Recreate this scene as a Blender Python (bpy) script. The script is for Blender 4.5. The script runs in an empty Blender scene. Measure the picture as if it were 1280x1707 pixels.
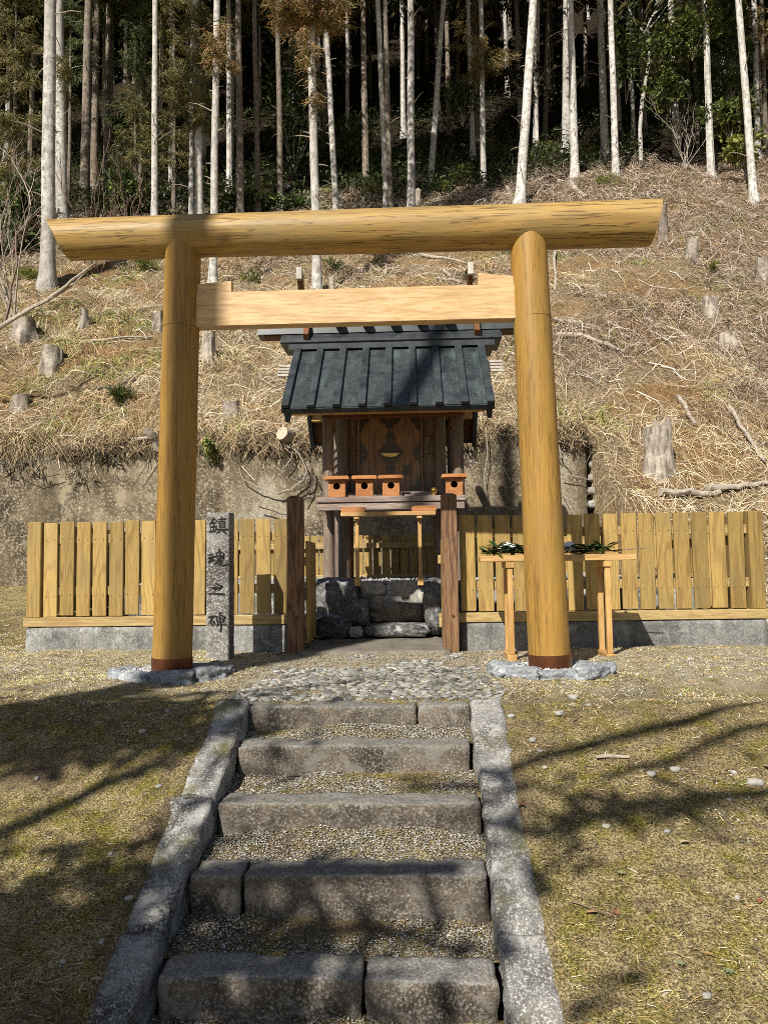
import bpy, bmesh, math, random
import numpy as np
from mathutils import Vector, Matrix, noise as mnoise

random.seed(7)
RNG = np.random.default_rng(7)
scene = bpy.context.scene
COL = scene.collection

# ------------------------------------------------------------------ camera
CAM = Vector((0.0, 0.0, 0.8))
PITCH, YAW, ROLL = 3.9, 2.2, -0.8
cam_data = bpy.data.cameras.new('camera')
cam = bpy.data.objects.new('camera', cam_data)
COL.objects.link(cam)
cam_data.sensor_fit = 'VERTICAL'
cam_data.sensor_height = 36.0
cam_data.lens = 26.0
cam_data.clip_start = 0.05
cam_data.clip_end = 2000
RM = (Matrix.Rotation(math.radians(YAW), 3, 'Z') @ Matrix.Rotation(math.radians(90 + PITCH), 3, 'X')
      @ Matrix.Rotation(math.radians(ROLL), 3, 'Z'))
cam.matrix_world = Matrix.Translation(CAM) @ RM.to_4x4()
scene.camera = cam

# ------------------------------------------------------------------ light
SUN_EL, SUN_AZ = 42.0, 25.0          # elevation; bearing of travel to the right of straight ahead
sd = Vector((math.sin(math.radians(SUN_AZ)) * math.cos(math.radians(SUN_EL)),
             math.cos(math.radians(SUN_AZ)) * math.cos(math.radians(SUN_EL)),
             -math.sin(math.radians(SUN_EL))))
world = bpy.data.worlds.new('World')
scene.world = world
world.use_nodes = True
wn = world.node_tree
wn.nodes.clear()
sky = wn.nodes.new('ShaderNodeTexSky')
sky.sky_type = 'NISHITA'
sky.sun_disc = False
sky.sun_elevation = math.radians(SUN_EL)
sky.sun_rotation = math.radians(180 + SUN_AZ)
bg = wn.nodes.new('ShaderNodeBackground')
bg.inputs['Strength'].default_value = 0.05
wo = wn.nodes.new('ShaderNodeOutputWorld')
wn.links.new(sky.outputs[0], bg.inputs[0])
wn.links.new(bg.outputs[0], wo.inputs[0])
sun_data = bpy.data.lights.new('sun', 'SUN')
sun_data.energy = 5.0
sun_data.angle = math.radians(0.5)
sun_data.color = (1.0, 0.945, 0.84)
sun = bpy.data.objects.new('sun', sun_data)
COL.objects.link(sun)
sun.rotation_euler = sd.to_track_quat('-Z', 'Y').to_euler()
sun.location = (-8, -20, 25)
scene.view_settings.view_transform = 'Standard'
scene.view_settings.look = 'None'
scene.view_settings.exposure = 0.46
scene.view_settings.gamma = 1.0
cy = scene.cycles
cy.max_bounces = 5; cy.diffuse_bounces = 3; cy.glossy_bounces = 2; cy.transmission_bounces = 2
cy.use_denoising = False
cy.filter_width = 0.9

# ------------------------------------------------------------------ numeric helpers
def _hash(ix, iy, seed):
    h = (ix * 374761393 + iy * 668265263 + seed * 974711) & 0x7fffffff
    h = ((h ^ (h >> 13)) * 1274126177) & 0x7fffffff
    return ((h ^ (h >> 16)) & 0xffff) / 65535.0

def vnoise(x, y, seed=0):
    x = np.asarray(x, float); y = np.asarray(y, float)
    ix = np.floor(x).astype(np.int64); iy = np.floor(y).astype(np.int64)
    fx = x - ix; fy = y - iy
    fx = fx * fx * (3 - 2 * fx); fy = fy * fy * (3 - 2 * fy)
    a = _hash(ix, iy, seed); b = _hash(ix + 1, iy, seed)
    c = _hash(ix, iy + 1, seed); d = _hash(ix + 1, iy + 1, seed)
    return (a + (b - a) * fx) * (1 - fy) + (c + (d - c) * fx) * fy

def fbm(x, y, seed=0, octv=4):
    s = 0; amp = 0.5; t = 0
    x = np.asarray(x, float); y = np.asarray(y, float)
    for k in range(octv):
        s = s + amp * vnoise(x * 2 ** k, y * 2 ** k, seed + k * 17); t += amp; amp *= 0.5
    return s / t - 0.5

def sstep(a, b, x):
    t = np.clip((np.asarray(x, float) - a) / (b - a), 0, 1)
    return t * t * (3 - 2 * t)

STX = -0.32            # centre line of the stairway
def ground_h(x, y):
    x = np.asarray(x, float); y = np.asarray(y, float)
    t = 4.22 - y
    z = np.where(t > 0, -0.4 * (np.sqrt(t * t + 0.02) - 0.14), 0.0)
    z = np.maximum(z, -1.15 + 0.0 * y)
    z = z + fbm(x * 1.1, y * 1.1, 3) * 0.09 + fbm(x * 5, y * 5, 9, 3) * 0.045
    z = z + 0.5 * sstep(8.5, 12, y) * sstep(-2.6, -4.2, x)
    side = sstep(1.0, 3.0, np.abs(x - STX)) * sstep(4.4, 3.2, y)
    z = z + side * 0.10
    inside = sstep(0.74, 0.70, np.abs(x - STX)) * sstep(4.30, 4.25, y)
    z = z - 0.34 * inside
    flat = sstep(1.0, 0.6, np.abs(x - STX)) * sstep(4.1, 4.3, y) * sstep(7.8, 7.4, y)
    z = z * (1 - 0.75 * flat) - 0.004 * flat
    return z

def hill_h(x, y):
    x = np.asarray(x, float); y = np.asarray(y, float)
    z = 0.12 + 0.74 * (y - 8.8)
    far = np.maximum(y - 34, 0)
    z = z + 0.0075 * far * far
    z = z + fbm(x * 0.28, y * 0.28, 21) * 1.1 * sstep(12.5, 17, y) + fbm(x * 1.3, y * 1.3, 31) * 0.45 + fbm(x * 4.5, y * 4.5, 37, 2) * 0.16
    cut = (x < 2.95) & (y < 12.36)
    return np.where(cut, -0.6, z)

def hill_pt(px, py, lift=0.0):
    """where the line of sight through photo pixel (px, py) meets the hillside"""
    d = RM @ Vector(((px - 640) / 1233.0, -(py - 853.5) / 1233.0, -1.0))
    d = d / d.y
    ys = np.arange(9.0, 74, 0.05)
    zs = CAM.z + d.z * ys
    hh = hill_h(CAM.x + d.x * ys, ys)
    k = np.argmax(hh > zs)
    y = ys[k] if hh[k] > zs[k] else 60.0
    x = d.x * y
    return Vector((x, y, float(hill_h(x, y)) + lift))

def at_y(px, py, y):
    d = RM @ Vector(((px - 640) / 1233.0, -(py - 853.5) / 1233.0, -1.0))
    return CAM + d * (y / d.y)

# ------------------------------------------------------------------ object helpers
def link(name, me, mats, parent=None):
    o = bpy.data.objects.new(name, me)
    COL.objects.link(o)
    if mats is not None and me is not None and len(me.materials) == 0:
        for m in (mats if isinstance(mats, (list, tuple)) else [mats]):
            me.materials.append(m)
    if parent is not None:
        o.parent = parent
    return o

def tag(o, label=None, cat=None, group=None, kind=None):
    if label: o['label'] = label
    if cat: o['category'] = cat
    if group: o['group'] = group
    if kind: o['kind'] = kind
    return o

def empty(name, loc=(0, 0, 0), rz=0.0):
    o = bpy.data.objects.new(name, None)
    o.empty_display_size = 0.1
    COL.objects.link(o)
    o.location = loc
    o.rotation_euler = (0, 0, rz)
    return o

class MB:
    def __init__(s):
        s.v = []; s.f = []; s.m = []
    def add(s, vs, fs, mi=0):
        b = len(s.v)
        s.v.extend([tuple(v) for v in vs])
        for f in fs:
            s.f.append([i + b for i in f]); s.m.append(mi)
        return s
    def box(s, x0, x1, y0, y1, z0, z1, b=0.004, mi=0, fn=None):
        lo = (x0, y0, z0); hi = (x1, y1, z1)
        b = min(b, 0.45 * min(x1 - x0, y1 - y0, z1 - z0))
        vs = []; idx = {}
        for sx in (0, 1):
            for sy in (0, 1):
                for sz in (0, 1):
                    sg = (sx, sy, sz)
                    for ax in range(3):
                        p = [lo[i] if sg[i] == 0 else hi[i] for i in range(3)]
                        for i in range(3):
                            if i != ax:
                                p[i] += b if sg[i] == 0 else -b
                        idx[(sg, ax)] = len(vs); vs.append(p)
        fs = []
        cyc = [(0, 0), (1, 0), (1, 1), (0, 1)]
        def ori(f, n):
            a, bb, c = (Vector(vs[i]) for i in f[:3])
            if (bb - a).cross(c - a).dot(Vector(n)) < 0: f = f[::-1]
            fs.append(f)
        for ax in range(3):
            o1, o2 = [i for i in range(3) if i != ax]
            for sd_ in (0, 1):
                f = []
                for (a, c) in cyc:
                    sg = [0, 0, 0]; sg[ax] = sd_; sg[o1] = a; sg[o2] = c
                    f.append(idx[(tuple(sg), ax)])
                n = [0, 0, 0]; n[ax] = 1 if sd_ else -1
                ori(f, n)
            # edges along axis ax
            for a in (0, 1):
                for c in (0, 1):
                    s0 = [0, 0, 0]; s1 = [0, 0, 0]; s1[ax] = 1
                    s0[o1] = s1[o1] = a; s0[o2] = s1[o2] = c
                    n = [0, 0, 0]; n[o1] = 1 if a else -1; n[o2] = 1 if c else -1
                    ori([idx[(tuple(s0), o1)], idx[(tuple(s1), o1)], idx[(tuple(s1), o2)], idx[(tuple(s0), o2)]], n)
        for sx in (0, 1):
            for sy in (0, 1):
                for sz in (0, 1):
                    sg = (sx, sy, sz)
                    ori([idx[(sg, 0)], idx[(sg, 1)], idx[(sg, 2)]], [1 if q else -1 for q in sg])
        if fn: vs = [fn(*v) for v in vs]
        return s.add(vs, fs, mi)
    def tube(s, pts, rad, n=10, cap=True, mi=0, wob=0.0, seed=0):
        pts = [Vector(p) for p in pts]
        if not hasattr(rad, '__len__'): rad = [rad] * len(pts)
        vs = []; fs = []
        up = Vector((0, 0, 1))
        t0 = (pts[1] - pts[0]).normalized()
        if abs(t0.dot(up)) > 0.95: up = Vector((0, 1, 0))
        a = t0.cross(up).normalized(); bb = t0.cross(a).normalized()
        for i, p in enumerate(pts):
            t = (pts[min(i + 1, len(pts) - 1)] - pts[max(i - 1, 0)]).normalized()
            a = (a - t * a.dot(t)).normalized(); bb = t.cross(a)
            for k in range(n):
                an = 2 * math.pi * k / n
                r = rad[i]
                if wob: r *= 1 + wob * mnoise.noise(Vector((math.cos(an) * 1.5 + seed, math.sin(an) * 1.5, i * 0.7)))
                vs.append(p + a * math.cos(an) * r + bb * math.sin(an) * r)
        for i in range(len(pts) - 1):
            for k in range(n):
                k2 = (k + 1) % n
                fs.append([i * n + k, i * n + k2, (i + 1) * n + k2, (i + 1) * n + k])
        if cap:
            fs.append(list(range(n))[::-1]); fs.append([(len(pts) - 1) * n + k for k in range(n)])
        return s.add(vs, fs, mi)
    def prism(s, poly, d0, d1, axis='y', mi=0):
        """poly: list of 2-D points; extruded along axis from d0 to d1"""
        n = len(poly)
        def P(a, b, d):
            return {'y': (a, d, b), 'x': (d, a, b), 'z': (a, b, d)}[axis]
        vs = [P(a, b, d0) for a, b in poly] + [P(a, b, d1) for a, b in poly]
        fs = [list(range(n)), list(range(2 * n - 1, n - 1, -1))]
        for i in range(n):
            j = (i + 1) % n
            fs.append([i, i + n, j + n, j])
        return s.add(vs, fs, mi)
    def mesh(s, name, smooth=False):
        me = bpy.data.meshes.new(name)
        me.from_pydata(s.v, [], s.f)
        bm = bmesh.new(); bm.from_mesh(me)
        bmesh.ops.recalc_face_normals(bm, faces=bm.faces)
        bm.to_mesh(me); bm.free()
        if len(me.polygons) == len(s.m):
            me.polygons.foreach_set('material_index', s.m)
        if smooth:
            me.polygons.foreach_set('use_smooth', [True] * len(me.polygons))
            try: me.set_sharp_from_angle(angle=math.radians(40))
            except Exception: pass
        me.update()
        return me
    def build(s, name, mats, parent=None, smooth=False):
        return link(name, s.mesh(name, smooth), mats, parent)

def grid_mesh(name, xs, ys, hf, smooth=True):
    X, Y = np.meshgrid(xs, ys)
    Zz = hf(X, Y)
    V = np.stack([X.ravel(), Y.ravel(), Zz.ravel()], 1)
    nx, ny = len(xs), len(ys)
    i = np.arange(nx * ny).reshape(ny, nx)
    F = np.stack([i[:-1, :-1].ravel(), i[:-1, 1:].ravel(), i[1:, 1:].ravel(), i[1:, :-1].ravel()], 1)
    return fast_mesh(name, V, F, smooth=smooth)

def fast_mesh(name, V, F, col=None, smooth=False):
    V = np.ascontiguousarray(V, np.float32); F = np.ascontiguousarray(F, np.int32)
    me = bpy.data.meshes.new(name)
    me.vertices.add(len(V)); me.vertices.foreach_set('co', V.ravel())
    k = F.shape[1]
    me.loops.add(F.size); me.loops.foreach_set('vertex_index', F.ravel())
    me.polygons.add(len(F))
    me.polygons.foreach_set('loop_start', np.arange(0, F.size, k, dtype=np.int32))
    me.polygons.foreach_set('loop_total', np.full(len(F), k, np.int32))
    if smooth: me.polygons.foreach_set('use_smooth', np.ones(len(F), bool))
    me.update(calc_edges=True)
    if col is not None:
        ca = me.color_attributes.new('Col', 'FLOAT_COLOR', 'POINT')
        c4 = np.ones((len(V), 4), np.float32); c4[:, :3] = col
        ca.data.foreach_set('color', c4.ravel())
    return me

def ribbons(name, P, W, S, C, taper=0.3):
    """P (N,K,3) centre lines, W (N,) widths, S (N,3) side directions, C (N,3) colours"""
    N, K, _ = P.shape
    tw = np.linspace(1, taper, K)[None, :, None] * W[:, None, None] * 0.5
    off = S[:, None, :] * tw
    V = np.stack([P - off, P + off], 2).reshape(N * K * 2, 3)
    b = (np.arange(N) * K * 2)[:, None] + (np.arange(K - 1) * 2)[None, :]
    F = np.stack([b, b + 1, b + 3, b + 2], 2).reshape(-1, 4)
    return fast_mesh(name, V, F, np.repeat(C, K * 2, 0))

def unit(a):
    return a / np.maximum(np.linalg.norm(a, axis=-1, keepdims=True), 1e-9)

def pick_cols(n, cols, wts, jit=0.15):
    cols = np.array(cols); wts = np.array(wts, float); wts /= wts.sum()
    c = cols[RNG.choice(len(cols), n, p=wts)]
    return np.clip(c * (1 + jit * RNG.standard_normal((n, 1))), 0.004, 0.9)

def rough_box_mesh(name, lo, hi, cell=0.03, b=0.02, amp=0.008, freq=6.0, seed=0, fn=None, lowamp=0.0):
    lo = np.array(lo, float); hi = np.array(hi, float)
    n = np.maximum(2, np.round((hi - lo) / cell).astype(int))
    vid = {}; V = []; F = []
    def vert(i, j, k):
        key = (i, j, k)
        if key not in vid:
            vid[key] = len(V); V.append(lo + (hi - lo) * np.array([i / n[0], j / n[1], k / n[2]]))
        return vid[key]
    for ax in range(3):
        a, c = [(1, 2), (2, 0), (0, 1)][ax]
        for side in (0, n[ax]):
            for i in range(n[a]):
                for j in range(n[c]):
                    q = []
                    for (di, dj) in ((0, 0), (1, 0), (1, 1), (0, 1)):
                        t = [0, 0, 0]; t[ax] = side; t[a] = i + di; t[c] = j + dj
                        q.append(vert(*t))
                    F.append(q if side else q[::-1])
    V = np.array(V)
    q = np.clip(V, lo + b, hi - b); d = V - q
    l = np.linalg.norm(d, axis=1, keepdims=True)
    dn = d / np.maximum(l, 1e-9)
    V = np.where(l > 1e-9, q + dn * b, V)
    for i in range(len(V)):
        p = Vector(V[i]) * freq + Vector((seed * 3.7, seed * 1.3, 0))
        r = mnoise.fractal(p, 1.0, 2.0, 4) * amp
        if lowamp: r += mnoise.noise(p * 0.25) * lowamp
        V[i] = V[i] + dn[i] * r
    if fn is not None: V = np.array([fn(*v) for v in V])
    return fast_mesh(name, V, np.array(F), smooth=True)

_ico = {}
def ico(sub):
    if sub not in _ico:
        bm = bmesh.new(); bmesh.ops.create_icosphere(bm, subdivisions=sub, radius=1)
        _ico[sub] = (np.array([v.co[:] for v in bm.verts]), np.array([[v.index for v in f.verts] for f in bm.faces]))
        bm.free()
    return _ico[sub]

def rock_mesh(name, size, sub=4, seed=0, amp=0.28, blocky=0.45, rough=0.05):
    v, f = ico(sub)
    out = np.empty_like(v)
    size = np.array(size, float)
    for i, p in enumerate(v):
        m = np.max(np.abs(p))
        q = p * ((1 - blocky) + blocky / m * 0.85)
        P = Vector(p)
        so = Vector((seed * 5.1, seed * 2.3, seed * 0.7))
        r = 1 + amp * mnoise.noise(P * 1.1 + so) + 0.5 * amp * mnoise.noise(P * 2.3 + so)
        r += rough * mnoise.fractal(P * 5 + so, 0.9, 2.1, 4)
        cel = mnoise.voronoi(P * 1.6 + so)[0]
        r += amp * 0.35 * (cel[1] - cel[0] - 0.3)
        out[i] = q * r
    return fast_mesh(name, out * size, f, smooth=True)

# ------------------------------------------------------------------ materials
def new_mat(name):
    m = bpy.data.materials.new(name); m.use_nodes = True
    nt = m.node_tree; nt.nodes.clear()
    out = nt.nodes.new('ShaderNodeOutputMaterial')
    b = nt.nodes.new('ShaderNodeBsdfPrincipled')
    nt.links.new(b.outputs[0], out.inputs[0])
    return m, nt, b

def N(nt, t, **kw):
    n = nt.nodes.new(t)
    for k, v in kw.items(): setattr(n, k, v)
    return n

def mapping(nt, scale=(1, 1, 1), coord='Object'):
    tc = N(nt, 'ShaderNodeTexCoord'); mp = N(nt, 'ShaderNodeMapping')
    mp.inputs['Scale'].default_value = scale
    nt.links.new(tc.outputs[coord], mp.inputs[0])
    return mp.outputs[0]

def nz(nt, vec, scale, detail=4, rough=0.55, dist=0.0, rand=True):
    n = N(nt, 'ShaderNodeTexNoise', noise_dimensions='4D')
    n.inputs['Scale'].default_value = scale; n.inputs['Detail'].default_value = detail
    n.inputs['Roughness'].default_value = rough; n.inputs['Distortion'].default_value = dist
    nt.links.new(vec, n.inputs['Vector'])
    if rand:
        oi = N(nt, 'ShaderNodeObjectInfo'); mu = N(nt, 'ShaderNodeMath', operation='MULTIPLY')
        mu.inputs[1].default_value = 37.0
        nt.links.new(oi.outputs['Random'], mu.inputs[0]); nt.links.new(mu.outputs[0], n.inputs['W'])
    return n.outputs[0]

def ramp(nt, fac, stops, interp='LINEAR'):
    r = N(nt, 'ShaderNodeValToRGB'); cr = r.color_ramp; cr.interpolation = interp
    while len(cr.elements) < len(stops): cr.elements.new(0.5)
    for e, (p, c) in zip(cr.elements, stops):
        e.position = p; e.color = (c[0], c[1], c[2], 1) if hasattr(c, '__len__') else (c, c, c, 1)
    nt.links.new(fac, r.inputs[0])
    return r.outputs[0]

def mix(nt, fac, a, b, mode='MIX'):
    m = N(nt, 'ShaderNodeMix', data_type='RGBA', blend_type=mode)
    def put(sock, v):
        if hasattr(v, 'is_linked') or isinstance(v, bpy.types.NodeSocket): nt.links.new(v, sock)
        elif hasattr(v, '__len__'): sock.default_value = (v[0], v[1], v[2], 1)
        else: sock.default_value = v
    put(m.inputs[0], fac); put(m.inputs[6], a); put(m.inputs[7], b)
    return m.outputs[2]

def bump(nt, b, h, strength=0.4, dist=0.01):
    bn = N(nt, 'ShaderNodeBump'); bn.inputs['Strength'].default_value = strength; bn.inputs['Distance'].default_value = dist
    nt.links.new(h, bn.inputs['Height']); nt.links.new(bn.outputs[0], b.inputs['Normal'])

def value_jitter(nt, col, amt=0.25):
    oi = N(nt, 'ShaderNodeObjectInfo'); mr = N(nt, 'ShaderNodeMapRange')
    mr.inputs['To Min'].default_value = 1 - amt; mr.inputs['To Max'].default_value = 1 + amt * 0.6
    nt.links.new(oi.outputs['Random'], mr.inputs[0])
    hs = N(nt, 'ShaderNodeHueSaturation')
    nt.links.new(mr.outputs[0], hs.inputs['Value']); nt.links.new(col, hs.inputs['Color'])
    return hs.outputs[0]

def wood(name, light, dark, axis='z', ring=9.0, rough=0.6, jit=0.18, streak=0.5, wear=None, spec=0.3, fig=4.0, con=0.6, crack=0.0, knot=0.0, fine=0.8):
    m, nt, b = new_mat(name)
    sc = {'x': (0.09, 1, 1), 'y': (1, 0.09, 1), 'z': (1, 1, 0.09)}[axis]
    v = mapping(nt, sc)
    n1 = nz(nt, v, fig, 2, 0.45, 0.3)                       # broad figure
    wv = N(nt, 'ShaderNodeMath', operation='MULTIPLY'); wv.inputs[1].default_value = ring * 3.1416
    nt.links.new(n1, wv.inputs[0])
    sn = N(nt, 'ShaderNodeMath', operation='SINE'); nt.links.new(wv.outputs[0], sn.inputs[0])
    g = ramp(nt, sn.outputs[0], [(0.0, 0.0), (0.55, 0.15), (0.95, 1.0)])
    n2 = nz(nt, v, 75.0, 4, 0.65)
    n3 = nz(nt, v, 11.0, 3, 0.6)
    c = mix(nt, g, light, tuple((1 - con) * a + con * d for a, d in zip(light, dark)))
    c = mix(nt, ramp(nt, n2, [(0.36, fine), (0.56, 0.0)]), c, dark)
    c = mix(nt, ramp(nt, n3, [(0.45, 0.0), (0.8, streak)]), c, dark)
    if crack:
        sc2 = {'x': (0.035, 1, 1), 'y': (1, 0.035, 1), 'z': (1, 1, 0.035)}[axis]
        n5 = nz(nt, mapping(nt, sc2), 26, 3, 0.6, 0.2)
        c = mix(nt, ramp(nt, n5, [(0.475, 0.0), (0.497, crack), (0.503, crack), (0.525, 0.0)]), c, tuple(0.3 * d for d in dark))
    if knot:
        vo = N(nt, 'ShaderNodeTexVoronoi'); vo.inputs['Scale'].default_value = knot
        sc3 = {'x': (0.55, 1, 1), 'y': (1, 0.55, 1), 'z': (1, 1, 0.55)}[axis]
        oi = N(nt, 'ShaderNodeObjectInfo'); va = N(nt, 'ShaderNodeVectorMath', operation='ADD')
        nt.links.new(mapping(nt, sc3), va.inputs[0]); nt.links.new(oi.outputs['Random'], va.inputs[1]); nt.links.new(va.outputs[0], vo.inputs['Vector'])
        c = mix(nt, ramp(nt, vo.outputs['Distance'], [(0.0, 0.95), (0.05, 0.7), (0.10, 0.25), (0.16, 0.0)]), c, tuple(0.55 * d for d in dark))
    if wear:
        n4 = nz(nt, mapping(nt), 2.2, 5, 0.6)
        c = mix(nt, ramp(nt, n4, [(0.45, 0.0), (0.7, 0.75)]), c, wear)
    c = value_jitter(nt, c, jit)
    nt.links.new(c, b.inputs['Base Color'])
    b.inputs['Roughness'].default_value = rough
    b.inputs['Specular IOR Level'].default_value = spec
    bump(nt, b, n2, 0.25, 0.004)
    return m

def stone(name, stops, scale=6.0, speck=None, speck_amt=0.5, rough=0.85, b_str=0.6, b_dist=0.012, lichen=None, moss=None, jit=0.15, fine=90.0, stain=None, top=None):
    m, nt, b = new_mat(name)
    v = mapping(nt)
    n1 = nz(nt, v, scale, 8, 0.65)
    c = ramp(nt, n1, stops)
    n2 = nz(nt, v, fine, 3, 0.7)
    if speck:
        c = mix(nt, ramp(nt, n2, [(0.5, 0.0), (0.68, speck_amt)]), c, speck)
    c = mix(nt, ramp(nt, n2, [(0.28, 0.55), (0.45, 0.0)]), c, (0.02, 0.02, 0.02))
    if lichen:
        n3 = nz(nt, v, scale * 1.4, 8, 0.75, 0.6)
        c = mix(nt, ramp(nt, n3, [(0.53, 0.0), (0.60, 0.85)]), c, lichen)
    if moss:
        n4 = nz(nt, v, scale * 0.6, 6, 0.7)
        geo = N(nt, 'ShaderNodeNewGeometry'); sx = N(nt, 'ShaderNodeSeparateXYZ')
        nt.links.new(geo.outputs['Normal'], sx.inputs[0])
        mm = N(nt, 'ShaderNodeMath', operation='MULTIPLY'); 
        nt.links.new(ramp(nt, n4, [(0.52, 0.0), (0.62, 1.0)]), mm.inputs[0]); nt.links.new(ramp(nt, sx.outputs[2], [(0.3, 0.0), (0.85, 0.8)]), mm.inputs[1])
        c = mix(nt, mm.outputs[0], c, moss)
    if top:
        geo2 = N(nt, 'ShaderNodeNewGeometry'); sz2 = N(nt, 'ShaderNodeSeparateXYZ')
        nt.links.new(geo2.outputs['Normal'], sz2.inputs[0])
        tc_ = ramp(nt, n2, [(0.40, tuple(0.45 * q for q in top)), (0.60, top)])
        c = mix(nt, ramp(nt, sz2.outputs[2], [(0.45, 0.0), (0.8, 0.75)]), c, tc_)
    if stain:
        n6 = nz(nt, mapping(nt, (1, 1, 0.16)), 2.4, 5, 0.65)
        c = mix(nt, ramp(nt, n6, [(0.46, 0.0), (0.66, 0.85)]), c, stain)
    c = value_jitter(nt, c, jit)
    nt.links.new(c, b.inputs['Base Color']); b.inputs['Roughness'].default_value = rough
    b.inputs['Specular IOR Level'].default_value = 0.25
    h = mix(nt, 0.35, n1, n2)
    bump(nt, b, h, b_str, b_dist)
    return m

def plain(name, col, rough=0.7, metal=0.0, jit=0.0, scale=20.0, var=0.25):
    m, nt, b = new_mat(name)
    n1 = nz(nt, mapping(nt), scale, 5, 0.6)
    c = mix(nt, ramp(nt, n1, [(0.3, 0.0), (0.7, 1.0)]), tuple(x * (1 - var) for x in col), tuple(min(1, x * (1 + var)) for x in col))
    if jit: c = value_jitter(nt, c, jit)
    nt.links.new(c, b.inputs['Base Color'])
    b.inputs['Roughness'].default_value = rough; b.inputs['Metallic'].default_value = metal
    return m

def vcol(name, rough=0.8, trans=0.0, spec=0.2):
    m, nt, b = new_mat(name)
    a = N(nt, 'ShaderNodeAttribute', attribute_name='Col')
    nt.links.new(a.outputs['Color'], b.inputs['Base Color'])
    b.inputs['Roughness'].default_value = rough
    b.inputs['Specular IOR Level'].default_value = spec
    if trans:
        out = [n for n in nt.nodes if n.type == 'OUTPUT_MATERIAL'][0]
        tr = N(nt, 'ShaderNodeBsdfTranslucent'); ms = N(nt, 'ShaderNodeMixShader'); ms.inputs[0].default_value = trans
        nt.links.new(a.outputs['Color'], tr.inputs[0]); nt.links.new(b.outputs[0], ms.inputs[1]); nt.links.new(tr.outputs[0], ms.inputs[2])
        nt.links.new(ms.outputs[0], out.inputs[0])
    return m

M = {}
M['torii'] = wood('torii_wood', (0.385, 0.222, 0.052), (0.17, 0.085, 0.02), 'z', 7, 0.48, 0.0, 0.4, wear=(0.30, 0.185, 0.058), fig=6, con=0.3, crack=0.5, knot=2.2, fine=0.3)
M['beam'] = wood('beam_wood', (0.44, 0.285, 0.095), (0.16, 0.088, 0.028), 'x', 7, 0.5, 0.0, 0.4, wear=(0.30, 0.215, 0.10), fig=6, con=0.3, crack=0.85, knot=2.0, fine=0.3)
M['nuki'] = wood('nuki_wood', (0.62, 0.44, 0.235), (0.40, 0.235, 0.10), 'x', 22, 0.5, 0.0, 0.1, fig=3.0, con=0.38, knot=1.6)
M['slat'] = wood('slat_wood', (0.42, 0.285, 0.092), (0.20, 0.12, 0.038), 'z', 20, 0.6, 0.36, 0.4, wear=(0.30, 0.22, 0.09), fig=5.5, con=0.6, knot=2.4, fine=0.55)
M['rail'] = wood('rail_wood', (0.50, 0.375, 0.17), (0.29, 0.185, 0.075), 'x', 14, 0.6, 0.12, 0.3, fig=5)
M['fresh'] = wood('fresh_wood', (0.58, 0.37, 0.15), (0.38, 0.20, 0.06), 'z', 8, 0.5, 0.1, 0.25)
M['freshx'] = wood('fresh_wood_across', (0.60, 0.40, 0.18), (0.40, 0.22, 0.08), 'x', 9, 0.5, 0.1, 0.2)
M['orange'] = wood('orange_wood', (0.47, 0.215, 0.085), (0.32, 0.11, 0.03), 'x', 8, 0.5, 0.1, 0.25)
M['post'] = wood('dark_post_wood', (0.26, 0.145, 0.075), (0.07, 0.036, 0.02), 'z', 14, 0.6, 0.05, 0.5, fig=7, con=0.8)
M['old'] = wood('weathered_wood', (0.25, 0.195, 0.15), (0.09, 0.062, 0.045), 'z', 9, 0.75, 0.1, 0.5, fig=7)
M['oldx'] = wood('weathered_wood_across', (0.38, 0.30, 0.26), (0.16, 0.11, 0.085), 'x', 9, 0.75, 0.1, 0.4, fig=6)
M['door'] = wood('door_wood', (0.34, 0.215, 0.135), (0.15, 0.085, 0.05), 'z', 12, 0.6, 0.08, 0.4, fig=6)
M['brownx'] = wood('brown_beam_wood', (0.20, 0.085, 0.035), (0.08, 0.035, 0.015), 'x', 7, 0.6, 0.05, 0.4)
M['palewood'] = wood('bleached_wood', (0.55, 0.52, 0.47), (0.32, 0.29, 0.25), 'z', 8, 0.8, 0.05, 0.3)
M['nail'] = plain('nail_iron', (0.05, 0.035, 0.02), 0.6, 0.4)
M['copper'] = plain('copper_band', (0.20, 0.075, 0.035), 0.38, 0.75, scale=9, var=0.3)
M['gold'] = plain('gilt_metal', (0.65, 0.45, 0.14), 0.3, 0.9)
M['fitting'] = plain('dark_fitting_metal', (0.085, 0.075, 0.062), 0.45, 0.4, scale=60, var=0.7)
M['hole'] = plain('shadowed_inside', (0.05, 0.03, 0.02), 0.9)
M['ink'] = plain('carved_black_paint', (0.008, 0.008, 0.008), 0.9)
M['paper'] = plain('white_paper', (0.80, 0.80, 0.80), 0.8, var=0.04)
M['granite'] = stone('stele_granite', [(0.38, (0.065, 0.055, 0.048)), (0.60, (0.21, 0.20, 0.188))], 3.2, (0.56, 0.55, 0.53), 0.85, b_str=0.3, b_dist=0.005, fine=70, stain=(0.06, 0.05, 0.042))
M['concrete'] = stone('fence_concrete', [(0.28, (0.075, 0.075, 0.072)), (0.72, (0.30, 0.295, 0.28))], 5, (0.5, 0.5, 0.48), 0.55, b_str=0.5, b_dist=0.008, fine=60, lichen=(0.33, 0.335, 0.32), stain=(0.05, 0.05, 0.047))
M['wall'] = stone('wall_concrete', [(0.38, (0.042, 0.032, 0.019)), (0.48, (0.135, 0.102, 0.06)), (0.58, (0.235, 0.195, 0.13)), (0.66, (0.33, 0.295, 0.23))], 1.0, (0.52, 0.47, 0.39), 0.8, b_str=0.7, b_dist=0.025, fine=32, lichen=(0.33, 0.275, 0.19), jit=0, stain=(0.075, 0.058, 0.034))
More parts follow.
